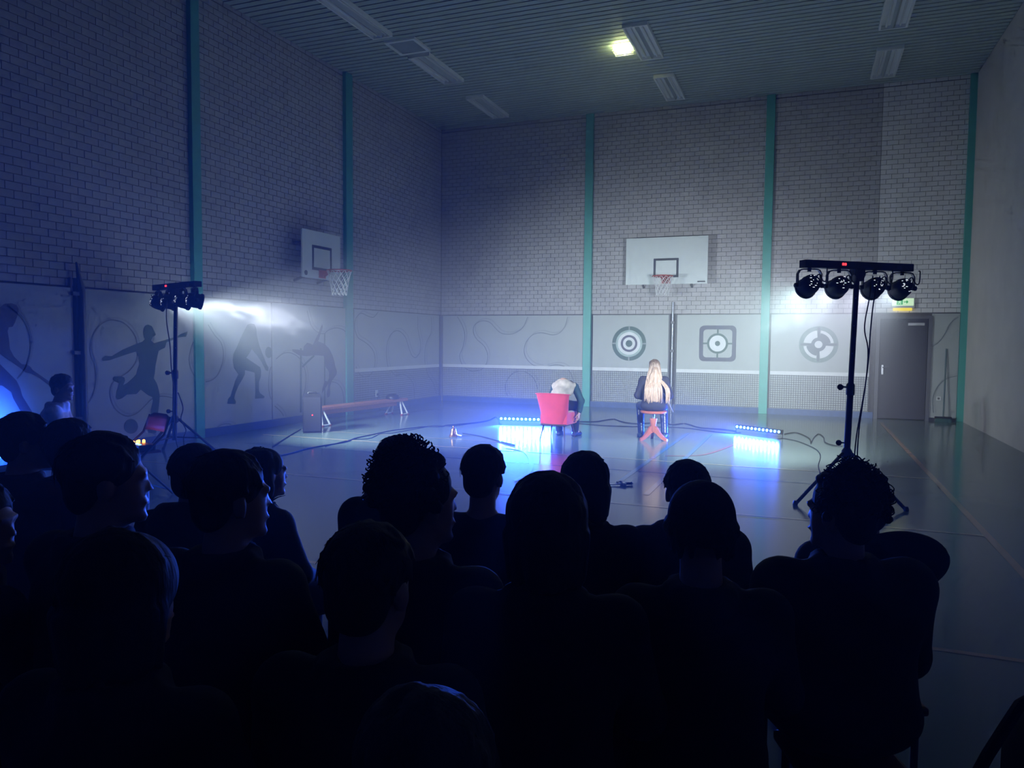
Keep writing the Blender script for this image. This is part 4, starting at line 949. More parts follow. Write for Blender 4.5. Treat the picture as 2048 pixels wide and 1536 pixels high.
def blob(prims, vox, k=0.03, zmin=None, carve=()):
    """prims: ('c', a, b, ra, rb[, k]) tapered capsules and ('e', centre, radii, rot[, k]) ellipsoids, smoothly joined; carve: same, cut away"""
    lo = np.array([1e9]*3); hi = -lo; bx = []
    for p in list(prims)+list(carve):
        if p[0] == 'c':
            a = np.array(p[1]); b = np.array(p[2]); r = max(p[3], p[4]); l = np.minimum(a, b)-r; h = np.maximum(a, b)+r
        else:
            r = max(p[2]); l = np.array(p[1])-r; h = np.array(p[1])+r
        bx.append((l, h))
    for l, h in bx[:len(prims)]: lo = np.minimum(lo, l); hi = np.maximum(hi, h)
    lo = lo-3*vox; hi = hi+3*vox
    n = np.ceil((hi-lo)/vox).astype(int)+1
    D = np.full(n, 0.5, dtype=np.float32)
    gx = [lo[i]+vox*np.arange(n[i]) for i in range(3)]
    for idx, p in enumerate(list(prims)+list(carve)):
        cut = idx >= len(prims)
        kk = (p[5] if len(p) > 5 else k) if p[0] == 'c' else (p[4] if len(p) > 4 else k)
        l, h = bx[idx]; m = kk+2.5*vox
        i0 = np.maximum(((l-m-lo)/vox).astype(int), 0); i1 = np.minimum(((h+m-lo)/vox).astype(int)+2, n)
        if np.any(i1 <= i0): continue
        sl = tuple(slice(i0[i], i1[i]) for i in range(3))
        X, Y, Z = np.meshgrid(gx[0][sl[0]], gx[1][sl[1]], gx[2][sl[2]], indexing='ij', sparse=True)
        d = _cap(X, Y, Z, p[1], p[2], p[3], p[4]) if p[0] == 'c' else _ell(X, Y, Z, p[1], p[2], p[3])
        C = D[sl]
        if cut:
            hh = np.clip(0.5-0.5*(C+d)/kk, 0, 1); D[sl] = C*(1-hh)+(-d)*hh+kk*hh*(1-hh)
        else:
            hh = np.clip(0.5+0.5*(C-d)/kk, 0, 1); D[sl] = C*(1-hh)+d*hh-kk*hh*(1-hh)
    if zmin is not None: D = np.maximum(D, (zmin-gx[2])[None, None, :].astype(np.float32))
    neg = D < 0
    cnt = sum(neg[a:n[0]-1+a, b:n[1]-1+b, c:n[2]-1+c].astype(np.int8) for a in (0, 1) for b in (0, 1) for c in (0, 1))
    act = (cnt > 0) & (cnt < 8)
    I = np.argwhere(act); vid = -np.ones(act.shape, dtype=np.int64); vid[act] = np.arange(len(I))
    acc = np.zeros((len(I), 3)); num = np.zeros(len(I))
    cor = [(a, b, c) for a in (0, 1) for b in (0, 1) for c in (0, 1)]
    val = {c: D[I[:, 0]+c[0], I[:, 1]+c[1], I[:, 2]+c[2]] for c in cor}
    for ca in cor:
        for ax in range(3):
            if ca[ax] == 0:
                cb = list(ca); cb[ax] = 1; cb = tuple(cb)
                va, vb = val[ca], val[cb]; cr_ = (va < 0) != (vb < 0)
                t = np.where(cr_, va/(va-vb+1e-12), 0)
                p = np.zeros((len(I), 3)); p[:] = ca; p[:, ax] = t
                acc += p*cr_[:, None]; num += cr_
    V = lo+vox*(I+acc/num[:, None])
    F = []
    for ax in range(3):
        s0 = [slice(0, None)]*3; s1 = [slice(0, None)]*3; s0[ax] = slice(0, -1); s1[ax] = slice(1, None)
        A = neg[tuple(s0)]; B = neg[tuple(s1)]; E = np.argwhere(A != B)
        o1, o2 = (ax+1) % 3, (ax+2) % 3
        E = E[(E[:, o1] > 0) & (E[:, o2] > 0) & (E[:, o1] < n[o1]-1) & (E[:, o2] < n[o2]-1)]
        if not len(E): continue
        fl = A[E[:, 0], E[:, 1], E[:, 2]]
        def at(d1, d2):
            q = E.copy(); q[:, o1] += d1; q[:, o2] += d2; return vid[q[:, 0], q[:, 1], q[:, 2]]
        Q = np.stack([at(-1, -1), at(0, -1), at(0, 0), at(-1, 0)], 1)
        Q[~fl] = Q[~fl][:, ::-1]
        F.append(Q[(Q >= 0).all(1)])
    return V, np.concatenate(F)
def vf_mesh(name, V, F, m, extra=None):
    me = bpy.data.meshes.new(name)
    vs_ = V.tolist(); fs = F.tolist()
    if extra is not None:
        o = len(vs_); vs_ += [list(v) for v in extra.v]; fs += [[i+o for i in f] for f in extra.f]
    me.from_pydata(vs_, [], fs); me.materials.append(m)
    me.polygons.foreach_set('use_smooth', [True]*len(me.polygons)); return me
A3 = lambda v: np.array(v, float)
def mirror(J):
    return J
def seated(s=0.43, lean=0.05, hyaw=0.0, hpitch=0.0, spread=1.0, hands='lap', shrug=0.0):
    J = dict(s=s, pel=A3((0, 0, s+0.11)), wst=A3((0, 0.005, s+0.25)), chs=A3((0, lean*0.55, s+0.40)), nkb=A3((0, lean*0.9, s+0.555)), head=A3((0, lean+0.03, s+0.725)))
    for nm, sx in (('l', -1), ('r', 1)):
        J['sh'+nm] = A3((sx*0.17, lean*0.8, s+0.505+shrug)); J['el'+nm] = A3((sx*0.235, lean+0.06, s+0.265))
        J['wr'+nm] = A3((sx*0.10, 0.28, s+0.175)); J['hd'+nm] = A3((-sx*0.6, 0.75, -0.2))
        J['hp'+nm] = A3((sx*0.09, 0.02, s+0.095)); J['kn'+nm] = A3((sx*0.15*spread, 0.43, s+0.06)); J['an'+nm] = A3((sx*0.14*spread, 0.42, 0.085)); J['to'+nm] = A3((sx*0.16*spread, 0.58, 0.035))
    J['H'] = np.array(Matrix.Rotation(hyaw, 3, 'Z') @ Matrix.Rotation(hpitch, 3, 'X'))
    return J
def head_prims(J):
    H = J['H']; c = J['head']; w = lambda p: tuple(c+H @ A3(p))
    P = [('e', w((0, -0.012, 0.028)), (0.074, 0.093, 0.085), H), ('e', w((0, 0.028, -0.03)), (0.058, 0.062, 0.083), H, 0.02), ('e', w((0, 0.042, -0.088)), (0.038, 0.038, 0.028), H, 0.025),
         ('c', w((0, 0.086, 0.0)), w((0, 0.100, -0.028)), 0.007, 0.010, 0.012), ('c', w((-0.03, 0.082, 0.018)), w((0.03, 0.082, 0.018)), 0.012, 0.012, 0.012),
         ('c', w((-0.016, 0.088, -0.062)), w((0.016, 0.088, -0.062)), 0.009, 0.009, 0.008), ('e', w((0, 0.078, -0.105)), (0.018, 0.015, 0.014), H, 0.02),
         ('e', w((0.077, -0.006, -0.015)), (0.010, 0.022, 0.033), H, 0.008), ('e', w((-0.077, -0.006, -0.015)), (0.010, 0.022, 0.033), H, 0.008),
         ('c', w((0, -0.018, -0.06)), tuple(J['nkb']+A3((0, -0.01, -0.02))), 0.054, 0.06, 0.03)]
    cut = [('e', w((0.031, 0.098, 0.0)), (0.015, 0.012, 0.009), H, 0.008), ('e', w((-0.031, 0.098, 0.0)), (0.015, 0.012, 0.009), H, 0.008)]
    return P, cut
def hand_prims(wr, d, nrm=(0, 0, -1), curl=0.5, side=1):
    d = A3(d); d /= np.linalg.norm(d); nrm = A3(nrm); nrm = nrm-d*nrm.dot(d); nrm /= np.linalg.norm(nrm); u = np.cross(d, nrm)
    P = []
    for k in range(4):
        off = (-0.030+0.020*k)
        base = wr+d*0.085+u*off; P.append(('c', tuple(wr+d*0.015+u*off*0.6), tuple(base), 0.014, 0.012, 0.012))
        L = (0.040, 0.046, 0.044, 0.034)[k]; sp = u*off*0.35
        d1 = d*math.cos(curl*0.6)+nrm*math.sin(curl*0.6)+sp*3; d2 = d*math.cos(curl*1.6)+nrm*math.sin(curl*1.6)+sp*3
        m1 = base+d1*L; m2 = m1+d2*L*0.95
        P.append(('c', tuple(base), tuple(m1), 0.0095, 0.0085, 0.003)); P.append(('c', tuple(m1), tuple(m2), 0.0085, 0.007, 0.003))
    tb = wr+d*0.03-u*side*0.03; t1 = tb+(d*0.6-u*side*0.7+nrm*0.3)*0.045; t2 = t1+(d*0.9-u*side*0.2+nrm*0.4)*0.035
    P += [('c', tuple(tb), tuple(t1), 0.013, 0.010, 0.006), ('c', tuple(t1), tuple(t2), 0.010, 0.008, 0.004)]
    return P
def body_prims(J):
    P, cut = head_prims(J)
    P += [('e', tuple(J['pel']), (0.15, 0.11, 0.10), None, 0.05), ('e', tuple(J['wst']), (0.13, 0.095, 0.13), None, 0.05), ('e', tuple(J['chs']), (0.155, 0.10, 0.155), None, 0.05)]
    for s_, sx in (('l', -1), ('r', 1)):
        P += [('c', tuple(J['chs']+A3((0, 0, 0.1))), tuple(J['sh'+s_]), 0.06, 0.052, 0.04), ('c', tuple(J['sh'+s_]), tuple(J['el'+s_]), 0.046, 0.037, 0.02), ('c', tuple(J['el'+s_]), tuple(J['wr'+s_]), 0.038, 0.024, 0.02),
              ('c', tuple(J['hp'+s_]), tuple(J['kn'+s_]), 0.082, 0.052, 0.04), ('c', tuple(J['kn'+s_]), tuple(J['an'+s_]), 0.052, 0.034, 0.02), ('c', tuple(J['an'+s_]), tuple(J['to'+s_]), 0.034, 0.026, 0.02)]
        P += hand_prims(J['wr'+s_], J['hd'+s_], J.get('hn'+s_, (0, 0, -1)), J.get('curl', 0.7), sx)
    return P, cut
def jacket_prims(J, bulk=1.0, hood=None, collar=0.0, sleeves=True, torso=True, shw=1.0, hx=0.0):
    P = []; B = bulk
    if torso:
        P += [('e', tuple(J['pel']+A3((0, -0.005, 0.03))), (0.168*B, 0.135*B, 0.115), None, 0.06), ('e', tuple(J['wst']), (0.155*B, 0.125*B, 0.15), None, 0.06), ('e', tuple(J['chs']), (0.178*B, 0.125*B, 0.165), None, 0.06)]
    for s_, sx in (('l', -1), ('r', 1)):
        sh = J['sh'+s_]*A3((shw, 1, 1))
        if torso: P += [('c', tuple(J['nkb']+A3((0, -0.015, -0.06))), tuple(sh), 0.066*B, 0.064*B, 0.05)]
        if sleeves:
            wq = J['el'+s_]*0.12+J['wr'+s_]*0.88
            P += [('c', tuple(sh), tuple(J['el'+s_]), 0.066*B, 0.055*B, 0.03), ('c', tuple(J['el'+s_]), tuple(wq), 0.056*B, 0.042*B, 0.025)]
    if collar and torso:
        for k in range(10):
            a = 2*math.pi*k/10; b = 2*math.pi*(k+1)/10; r = 0.074
            f = lambda t: tuple(J['nkb']+A3((r*math.cos(t), r*1.05*math.sin(t)-0.01, 0.0+collar)))
            P.append(('c', f(a), f(b), 0.02, 0.02, 0.02)); 
            g = tuple(J['nkb']+A3((r*1.1*math.cos(a), r*1.1*math.sin(a)-0.01, -0.03))); P.append(('c', g, f(a), 0.024, 0.02, 0.02))
    if hood:
        P += [('e', tuple(J['nkb']+A3((hx, -0.085, -0.01))), (0.13+abs(hx)*0.5, 0.075, 0.085*hood), None, 0.05), ('c', tuple(J['nkb']+A3((-0.10, -0.02, 0.02))), tuple(J['nkb']+A3((0.10, -0.02, 0.02))), 0.04, 0.04, 0.03), ('c', tuple(J['nkb']+A3((-0.10, -0.04, 0.03))), tuple(J['nkb']+A3((0, -0.12, 0.04))), 0.035, 0.035, 0.02), ('c', tuple(J['nkb']+A3((0.10, -0.04, 0.03))), tuple(J['nkb']+A3((0, -0.12, 0.04))), 0.035, 0.035, 0.02)]
    return P
def trouser_prims(J):
    P = [('e', tuple(J['pel']+A3((0, 0.0, 0.0))), (0.162, 0.128, 0.11), None, 0.05)]
    for s_ in 'lr':
        P += [('c', tuple(J['hp'+s_]), tuple(J['kn'+s_]), 0.094, 0.068, 0.04), ('c', tuple(J['kn'+s_]), tuple(J['an'+s_]+A3((0, 0, 0.01))), 0.068, 0.056, 0.02)]
    return P
def shoe_prims(J, s_):
    a = J['an'+s_]; t = J['to'+s_]; hl = a+(a-t)*A3((0.3, 0.3, 0))
    return [('c', (a[0], a[1], 0.10), (a[0], a[1], 0.05), 0.045, 0.05, 0.02), ('c', (hl[0], hl[1], 0.03), (t[0], t[1], 0.028), 0.04, 0.042, 0.02)]
def hair_geo(kind, seed=1):
    """hair in the head's own frame; returns mesh data plus loose strands"""
    R_ = random.Random(seed); P, cut, st = [], [], MB()
    base = [('e', (0, -0.018, 0.036), (0.083, 0.101, 0.089), None, 0.02), ('e', (0, -0.058, -0.025), (0.070, 0.052, 0.065), None, 0.02)]
    face = [('e', (0, 0.105, -0.035), (0.075, 0.075, 0.088), None, 0.015)]
    def onhead(el, az, r=1.0): return A3((0.084*r*math.cos(el)*math.sin(az), -0.018+0.102*r*math.cos(el)*math.cos(az), 0.036+0.090*r*math.sin(el)))
    if kind in ('short', 'messy', 'flat'):
        P = list(base); cut = face
        N = {'short': 110, 'messy': 150, 'flat': 20}[kind]
        for k in range(N):
            el = R_.uniform(0.1, 1.5); az = R_.uniform(0.9, 5.4) if el < 0.9 else R_.uniform(-math.pi, math.pi); p = onhead(el, az, 0.98); q = onhead(el-R_.uniform(0.2, 0.5), az+R_.uniform(-.3, .3), R_.uniform(1.03, 1.15 if kind == 'messy' else 1.10))
            P.append(('c', tuple(p), tuple(q), 0.012, 0.004, 0.006))
    elif kind == 'curly':
        P = list(base); cut = face
        for k in range(110):
            el = R_.uniform(-0.35, 1.55); az = R_.uniform(1.25, 2*math.pi-1.25) if el < 0.75 else R_.uniform(-math.pi, math.pi)
            p = onhead(el, az, R_.uniform(1.04, 1.26) if math.cos(az) < 0.3 else R_.uniform(1.0, 1.08)); P.append(('e', tuple(p), (R_.uniform(0.011, 0.019),)*3, None, 0.004))
        for k in range(260):
            el = R_.uniform(-0.3, 1.5); az = R_.uniform(1.2, 5.1); p = onhead(el, az, R_.uniform(1.12, 1.3)); r = R_.uniform(0.007, 0.014); ax = R_.uniform(0, 6.28)
            st.tube([tuple(p+A3((r*math.cos(ax+t), r*math.sin(ax+t), 0.006*t))) for t in np.linspace(0, 5.2, 9)], 0.0021, 4)
    elif kind == 'beanie':
        P = [('e', (0, -0.016, 0.045), (0.090, 0.108, 0.095), None, 0.02), ('c', (-0.06, -0.02, 0.0), (0.06, -0.02, 0.0), 0.035, 0.035, 0.03)]
        for k in range(16):
            a = 2*math.pi*k/16; b = 2*math.pi*(k+1)/16; f = lambda t: (0.086*math.cos(t), -0.014+0.103*math.sin(t), 0.012+0.012*math.sin(t)); P.append(('c', f(a), f(b), 0.016, 0.016, 0.008))
        for k in range(26):
            az = R_.uniform(1.2, 5.0); x, y_ = 0.083*math.sin(az), -0.016+0.098*math.cos(az)
            P.append(('c', (x*0.95, y_*0.95, -0.005), (x*1.03, y_*1.05, R_.uniform(-0.06, -0.03)), 0.014, 0.006, 0.006))
    elif kind == 'bob':
        P = [('e', (0, -0.018, 0.030), (0.097, 0.110, 0.100), None, 0.02), ('e', (0, -0.040, -0.045), (0.094, 0.078, 0.075), None, 0.03)]; cut = face
        for k in range(46):
            az = math.pi+R_.uniform(-1.8, 1.8); p = onhead(0.0, az, 1.0); p[2] = -0.01; q = onhead(0, az, R_.uniform(0.90, 1.02)); q[2] = R_.uniform(-0.125, -0.09)
            P += [('c', tuple(p), tuple(q), 0.016, 0.009, 0.014)]
        for k in range(90):
            el = R_.uniform(0.2, 1.5); az = R_.uniform(1.3, 5.0); p = onhead(el, az, 1.07); q = onhead(el-R_.uniform(0.3, 0.6), az+R_.uniform(-.15, .15), R_.uniform(1.10, 1.17)); P.append(('c', tuple(p), tuple(q), 0.010, 0.004, 0.006))
    elif kind == 'long':
        P = list(base); cut = face
        for k in range(44):
            az = math.pi+R_.uniform(-1.7, 1.7); p = onhead(0.8, az, 0.9); mid = onhead(0.0, az, 1.0); mid[2] = -0.06; q = onhead(0, az, R_.uniform(0.95, 1.2)); q[2] = R_.uniform(-0.27, -0.19); q[1] -= 0.03
            P += [('c', tuple(p), tuple(mid), 0.022, 0.022, 0.012), ('c', tuple(mid), tuple(q), 0.022, 0.012, 0.012)]
    elif kind == 'bun':
        P = list(base)+[('e', (0, -0.10, 0.10), (0.045, 0.045, 0.04), None, 0.015)]; cut = face
    for k in range({'messy': 90, 'bob': 70, 'long': 40, 'beanie': 0}.get(kind, 80)):
        az = R_.uniform(1.2, 5.1); el = R_.uniform(0.2, 1.5); p = onhead(el, az, 1.04); q = onhead(el-0.25, az+0.1, R_.uniform(1.08, 1.13)); e = onhead(el-R_.uniform(0.4, 0.7), az+R_.uniform(-.3, .3), R_.uniform(1.06, 1.18))
        st.tube([tuple(p), tuple(q), tuple(e)], [0.0022, 0.0018, 0.0006], 4)
    V, F = blob(P, 0.0085, 0.015, carve=cut)
    return V, F, st
_cache = {}
def cached(key, fn):
    if key not in _cache: _cache[key] = fn()
    return _cache[key]
M_skin = mat('skin', (0.52, 0.31, 0.23), 0.5, var=0.06, scale=12)
M_shoe = mat('dark_shoe', (0.02, 0.02, 0.025), 0.5)
M_hairs = {'black': mat('hair_black', (0.010, 0.009, 0.009), 0.7, var=0.3, scale=60, bump=0.4, stretch=(1, 1, 0.2)), 'brown': mat('hair_brown', (0.022, 0.014, 0.010), 0.7, var=0.3, scale=60, bump=0.4, stretch=(1, 1, 0.2)), 'knit': mat('knit_black', (0.010, 0.010, 0.014), 0.9, var=0.3, scale=90, bump=0.5)}
def cloth(nm, c): return mat('cloth_'+nm, c, 0.85, var=0.2, scale=14, bump=0.15)
def figure(loc, rz, sc, J, jkey, hair, hcol, jk, jcol, tcol, label, group=None, seed=1, vox=0.0105, fur=False, fine=None):
    t = tag(empty('person', loc, rz), label, 'person', group); t.scale = (sc,)*3
    bm_ = cached(('body',)+jkey, lambda: (lambda pc: vf_mesh('body', *blob(pc[0], vox, 0.02, carve=pc[1]), M_skin))(body_prims(J)))
    link('body', bm_, t)
    hk = cached(('hair', hair, seed, hcol), lambda: (lambda g: vf_mesh('hair', g[0], g[1], M_hairs[hcol], g[2]))(hair_geo(hair, seed)))
    ho = link('knit_hat' if hair == 'beanie' else 'hair', hk, t)
    ho.matrix_local = Matrix.Translation(Vector(J['head'])) @ Matrix(J['H'].tolist()).to_4x4()
    jo = link('jacket', cached(('jk',)+jkey+tuple(sorted(jk.items()))+(jcol.name,), lambda: vf_mesh('jacket', *blob(jacket_prims(J, **jk), 0.016, 0.03), jcol)), t)
    if fur:
        R_ = random.Random(seed); fm = MB()
        for k in range(420):
            a = R_.uniform(-2.6, 2.6)-math.pi/2; c = J['nkb']+A3((0.125*math.cos(a), -0.06+0.085*math.sin(a), 0.045)); q = c+A3((R_.gauss(0, .02), R_.gauss(0, .02), R_.gauss(0.01, .018)))
            fm.tube([tuple(c), tuple((c+q)/2+A3((0, 0, .006))), tuple(q)], [0.004, 0.003, 0.0008], 4)
        fo = fm.build('fur_trim', cloth('fur', (0.05, 0.045, 0.045)), t); fo['kind'] = 'stuff'
    link('trousers', cached(('tr',)+jkey+(tcol.name,), lambda: vf_mesh('trousers', *blob(trouser_prims(J), 0.016, 0.03), tcol)), t)
    for s_ in 'lr': link('shoe', cached(('shoe', s_)+jkey, lambda: vf_mesh('shoe', *blob(shoe_prims(J, s_), 0.011, 0.02, zmin=0.0), M_shoe)), t)
    return t

STAGE = Vector((-3.0, 12.0, 0))
_st = {}
def audience_stool(loc, rz, h, lab):
    t = tag(empty('low_stool', loc, rz), lab, 'stool', 'low stools under the spectators')
    if not _st:
        a = MB().bevbox((0, 0, 0), (0.30, 0.28, 0.03), 0.01).build('seat', M_fold); b = MB().tube([(0, 0, 0), (0, 0, 1)], 0.012, 8).build('leg', M_blackm)
        _st['s'] = a.data; _st['l'] = b.data; bpy.data.objects.remove(a); bpy.data.objects.remove(b)
    o = link('seat', _st['s'], t); o.location = (0, 0, h-0.016)
    for sx in (-1, 1):
        for sy in (-1, 1):
            o = link('leg', _st['l'], t); o.location = (sx*0.12, sy*0.11, 0); o.scale = (1, 1, h-0.03)
    return t
TOPH = 0.43+0.725+0.145            # height of hair top on the model
def spectator(cx, top, width, hairw, hyaw, hair, hcol, jk, jcol, label, byaw=0.0, seed=1, lean=0.05, hpitch=0.0, fur=False, dist=None, chair_lab=None, tcol=None):
    yh = 681.6+(cx-1024)*0.00885; a = (top-yh)/FPX
    d = dist or hairw*CAM_H/TOPH/(width/FPX+hairw*a/TOPH)
    P = depthp(cx, top, d); sc = P.z/TOPH
    face_ = math.atan2(STAGE.y-P.y, STAGE.x-P.x)-math.pi/2+math.radians(byaw)
    J = seated(0.43, lean, math.radians(hyaw), hpitch)
    off = rotz(face_) @ Vector((0, lean+0.03, 0))*sc
    loc = Vector((P.x-off.x, P.y-off.y, 0))
    figure(loc, face_, sc, J, ('seat', hyaw, lean, hpitch), hair, hcol, jk, jcol, tcol or cloth('dark_trousers', (0.014, 0.015, 0.02)), label, 'seated spectators', seed, fur=fur)
    if chair_lab:
        c = audience_stool(loc, face_, 0.43*sc, chair_lab)
    return loc, face_, sc
CB = cloth('black', (0.010, 0.010, 0.013)); CN = cloth('navy', (0.012, 0.014, 0.035)); CM = cloth('maroon', (0.05, 0.012, 0.014)); CO = cloth('olive', (0.055, 0.050, 0.042)); CG_ = cloth('charcoal', (0.025, 0.025, 0.028))
PL = dict(bulk=1.05, collar=0.02); PU = dict(bulk=1.2, collar=0.03, hood=1.0); HD = dict(bulk=1.1, hood=1.1); TS = dict(bulk=1.0)
SP = [
 # cx, top, width, real hair width, head yaw, hair, colour, jacket, cloth, label, body yaw, seed, lean
 (55, 818, 92, 0.20, -35, 'short', 'black', PL, CM, 'seated spectator in a maroon top in front of the man in white', -8, 2),
 (145, 831, 82, 0.185, -20, 'short', 'brown', PL, CN, 'seated spectator in a navy coat just left of the folding chair', 0, 3),
 (216, 855, 152, 0.205, -40, 'short', 'black', PL, CB, 'large dark spectator with textured short hair blocking the folding chair', -10, 4),
 (-42, 950, 140, 0.205, -62, 'short', 'black', PL, CB, 'spectator in profile, only nose and chin inside the left edge', -15, 5),
 (392, 881, 92, 0.19, 0, 'messy', 'black', HD, CG_, 'spectator with messy hair and hooded top below the left light stand', 5, 6),
 (465, 890, 150, 0.205, -35, 'short', 'black', PL, CB, 'spectator with ear and cheek showing, second row left of the fur hood', -5, 7),
 (532, 887, 78, 0.19, -10, 'long', 'brown', dict(bulk=1.05, hood=1.0), CB, 'long haired spectator in a jacket with fur trimmed hood', -25, 8),
 (796, 865, 88, 0.19, 0, 'short', 'black', PU, CB, 'broad spectator in a bulky black coat left of the brass bell', 0, 9),
 (842, 893, 180, 0.235, -40, 'curly', 'black', PL, CB, 'spectator with large curly hair facing right in the middle', -8, 10),
 (745, 1030, 188, 0.195, -15, 'short', 'brown', PL, CB, 'near spectator with cropped hair low in the middle left', 0, 11),
 (970, 884, 93, 0.20, -15, 'messy', 'black', TS, CN, 'spectator with wisps of wavy hair below the first blue bar', 0, 12),
 (1097, 935, 174, 0.21, 0, 'bob', 'black', PL, CB, 'near spectator with a smooth round head of dark hair, centre', 0, 13),
 (1170, 898, 100, 0.20, 5, 'bob', 'black', PL, CB, 'spectator with chin length dark hair in front of the prop sword', 0, 14),
 (1375, 913, 98, 0.20, 0, 'messy', 'black', PU, CO, 'spectator in a bulky olive jacket with parted dark hair', 0, 15),
 (1403, 955, 146, 0.20, 0, 'beanie', 'knit', PL, CB, 'spectator in a black knit hat in front of the olive jacket', 0, 16),
 (1728, 946, 92, 0.19, 0, 'short', 'black', dict(bulk=1.3, hood=1.35, collar=0.03, shw=1.12, hx=0.11), CB, 'spectator in a wide hooded coat beneath the right light stand', 0, 17),
 (1683, 932, 146, 0.225, 38, 'curly', 'brown', dict(bulk=1.3, collar=0.03, shw=1.12), CB, 'curly haired spectator in a puffy coat, cheek lit blue', 4, 18),
 (252, 1045, 215, 0.205, -10, 'bob', 'black', PL, CB, 'very near spectator low on the left, collar catching light', 0, 19),
 (855, 1352, 300, 0.21, 0, 'bob', 'black', PL, CB, 'nearest spectator whose crown shows at the bottom edge', 0, 20),
]
for r in SP:
    nm = r[9]
    spectator(*r[:10], byaw=r[10], seed=r[11], fur='fur trimmed' in nm, chair_lab='low stool under the '+' '.join(nm.split()[:11]).rstrip(','))

# man in a white shirt against the blue wall
M_ws = cloth('white_shirt', (0.80, 0.78, 0.80))
mloc, mf, msc = spectator(126, 745, 58, 0.215, -34, 'short', 'brown', dict(bulk=1.03, collar=0.015), M_ws, 'man in a white shirt seated in profile against the blue lit wall', -24, 31, dist=6.7, lean=0.12, chair_lab='low stool under the man in the white shirt')

# ------------------------------------------------------------------ blond woman on the stool
def blond_mat():
    m = mat('hair_blond', (0.44, 0.30, 0.22), 0.45, var=0.45, scale=40, stretch=(4, 4, 0.15)); nt = m.node_tree; b = nt.nodes['Principled BSDF']
    tc = nt.nodes['Texture Coordinate']; sx_ = nt.nodes.new('ShaderNodeSeparateXYZ'); nt.links.new(tc.outputs['Object'], sx_.inputs[0])
    mr = nt.nodes.new('ShaderNodeMapRange'); mr.inputs['From Min'].default_value = -0.12; mr.inputs['From Max'].default_value = 0.12
    nt.links.new(sx_.outputs['Z'], mr.inputs['Value'])
    mx = nt.nodes.new('ShaderNodeMix'); mx.data_type = 'RGBA'; src = b.inputs['Base Color'].links[0].from_socket
    nt.links.new(mr.outputs[0], mx.inputs[0]); nt.links.new(src, mx.inputs[6]); mx.inputs[7].default_value = (0.13, 0.085, 0.065, 1)
    nt.links.new(mx.outputs[2], b.inputs['Base Color']); return m
M_hairs['blond'] = blond_mat()
wf = math.atan2(FWD.y, FWD.x)-math.pi/2-0.10
J = seated(0.47, 0.02, 0.05, 0.05, 1.25)
J['ell'] = A3((-0.25, 0.05, 0.73)); J['elr'] = A3((0.25, 0.05, 0.73)); J['wrl'] = A3((-0.10, 0.26, 0.66)); J['wrr'] = A3((0.14, 0.27, 0.66))
J['anr'] = A3((0.21, 0.25, 0.085)); J['tor'] = A3((0.26, 0.38, 0.035)); J['anl'] = A3((-0.17, 0.34, 0.085)); J['tol'] = A3((-0.19, 0.49, 0.035)); J['knr'] = A3((0.20, 0.40, 0.52))
wsc = depthp(1307, 718, 11.75).z/(0.47+0.725+0.135)
wl = Vector((STX.x, STX.y, 0))-rotz(wf) @ Vector((0, 0.0, 0))
woman = tag(empty('person', wl, wf), 'woman with long blond hair in dark clothes sitting on the wooden stool', 'person'); woman.scale = (wsc,)*3
pc = body_prims(J); link('body', vf_mesh('body', *blob(pc[0], 0.0095, 0.02, carve=pc[1]), M_skin), woman)
link('jacket', vf_mesh('jacket', *blob(jacket_prims(J, bulk=1.12, collar=0.0)+[('e', tuple(J['pel']+A3((0, -0.02, -0.02))), (0.215, 0.165, 0.10), None, 0.06)], 0.012, 0.03), cloth('dark_jacket', (0.022, 0.022, 0.04))), woman)
tr = trouser_prims(J); link('trousers', vf_mesh('trousers', *blob(tr, 0.012, 0.03), mat('satin_navy', (0.02, 0.03, 0.10), 0.3, var=0.3, scale=5, bump=0.4, stretch=(2, 2, 9))), woman)
for s_ in 'lr': link('shoe', vf_mesh('shoe', *blob(shoe_prims(J, s_), 0.009, 0.02, zmin=0.0), mat('shiny_shoe', (0.06, 0.09, 0.12), 0.2)), woman)
V, F, st = hair_geo('long', 40)
R_ = random.Random(3); hm = MB(); hc = J['head']
for k in range(150):
    az = math.pi+R_.uniform(-1.75, 1.75); el = R_.uniform(0.2, 1.45)
    p = A3((0.083*math.cos(el)*math.sin(az), -0.018+0.10*math.cos(el)*math.cos(az), 0.036+0.092*math.sin(el)))
    s = (az-math.pi)/1.75; x1 = -math.sin(s*1.4)*0.088; x2 = -s*0.12+R_.uniform(-0.02, 0.02); x3 = -s*0.155+R_.uniform(-0.025, 0.025)
    zend = -0.50-0.10*(1-abs(s))+R_.uniform(-0.05, 0.07)
    if s < -0.55: x3 = 0.17+R_.uniform(-0.01, 0.05)
    pts = [p*1.02, A3((x1, -0.128+0.05*abs(s), -0.02)), A3((x2, -0.150+0.05*abs(s), -0.18)), A3((x3, -0.205-0.02*R_.random(), -0.34)), A3((x3*1.05, -0.222-0.02*R_.random(), zend))]
    rr = R_.uniform(0.007, 0.012)
    pp = smoothline([tuple(q) for q in pts], 4); n = len(pp)
    hm.tube(pp, [rr*(1 if i < n*0.7 else (1-0.75*(i-n*0.7)/(n*0.3))) for i in range(n)], 5)
Vb, Fb = blob([('e', (0, -0.018, 0.036), (0.084, 0.102, 0.090), None, 0.02), ('e', (0, -0.06, -0.03), (0.075, 0.055, 0.075), None, 0.03), ('c', (0, -0.115, -0.05), (0, -0.15, -0.34), 0.055, 0.05, 0.04), ('c', (-0.05, -0.12, -0.12), (-0.09, -0.15, -0.36), 0.035, 0.03, 0.03), ('c', (0.05, -0.12, -0.12), (0.09, -0.15, -0.36), 0.035, 0.03, 0.03)], 0.01, 0.02, carve=[('e', (0, 0.105, -0.035), (0.075, 0.075, 0.088), None, 0.015)])
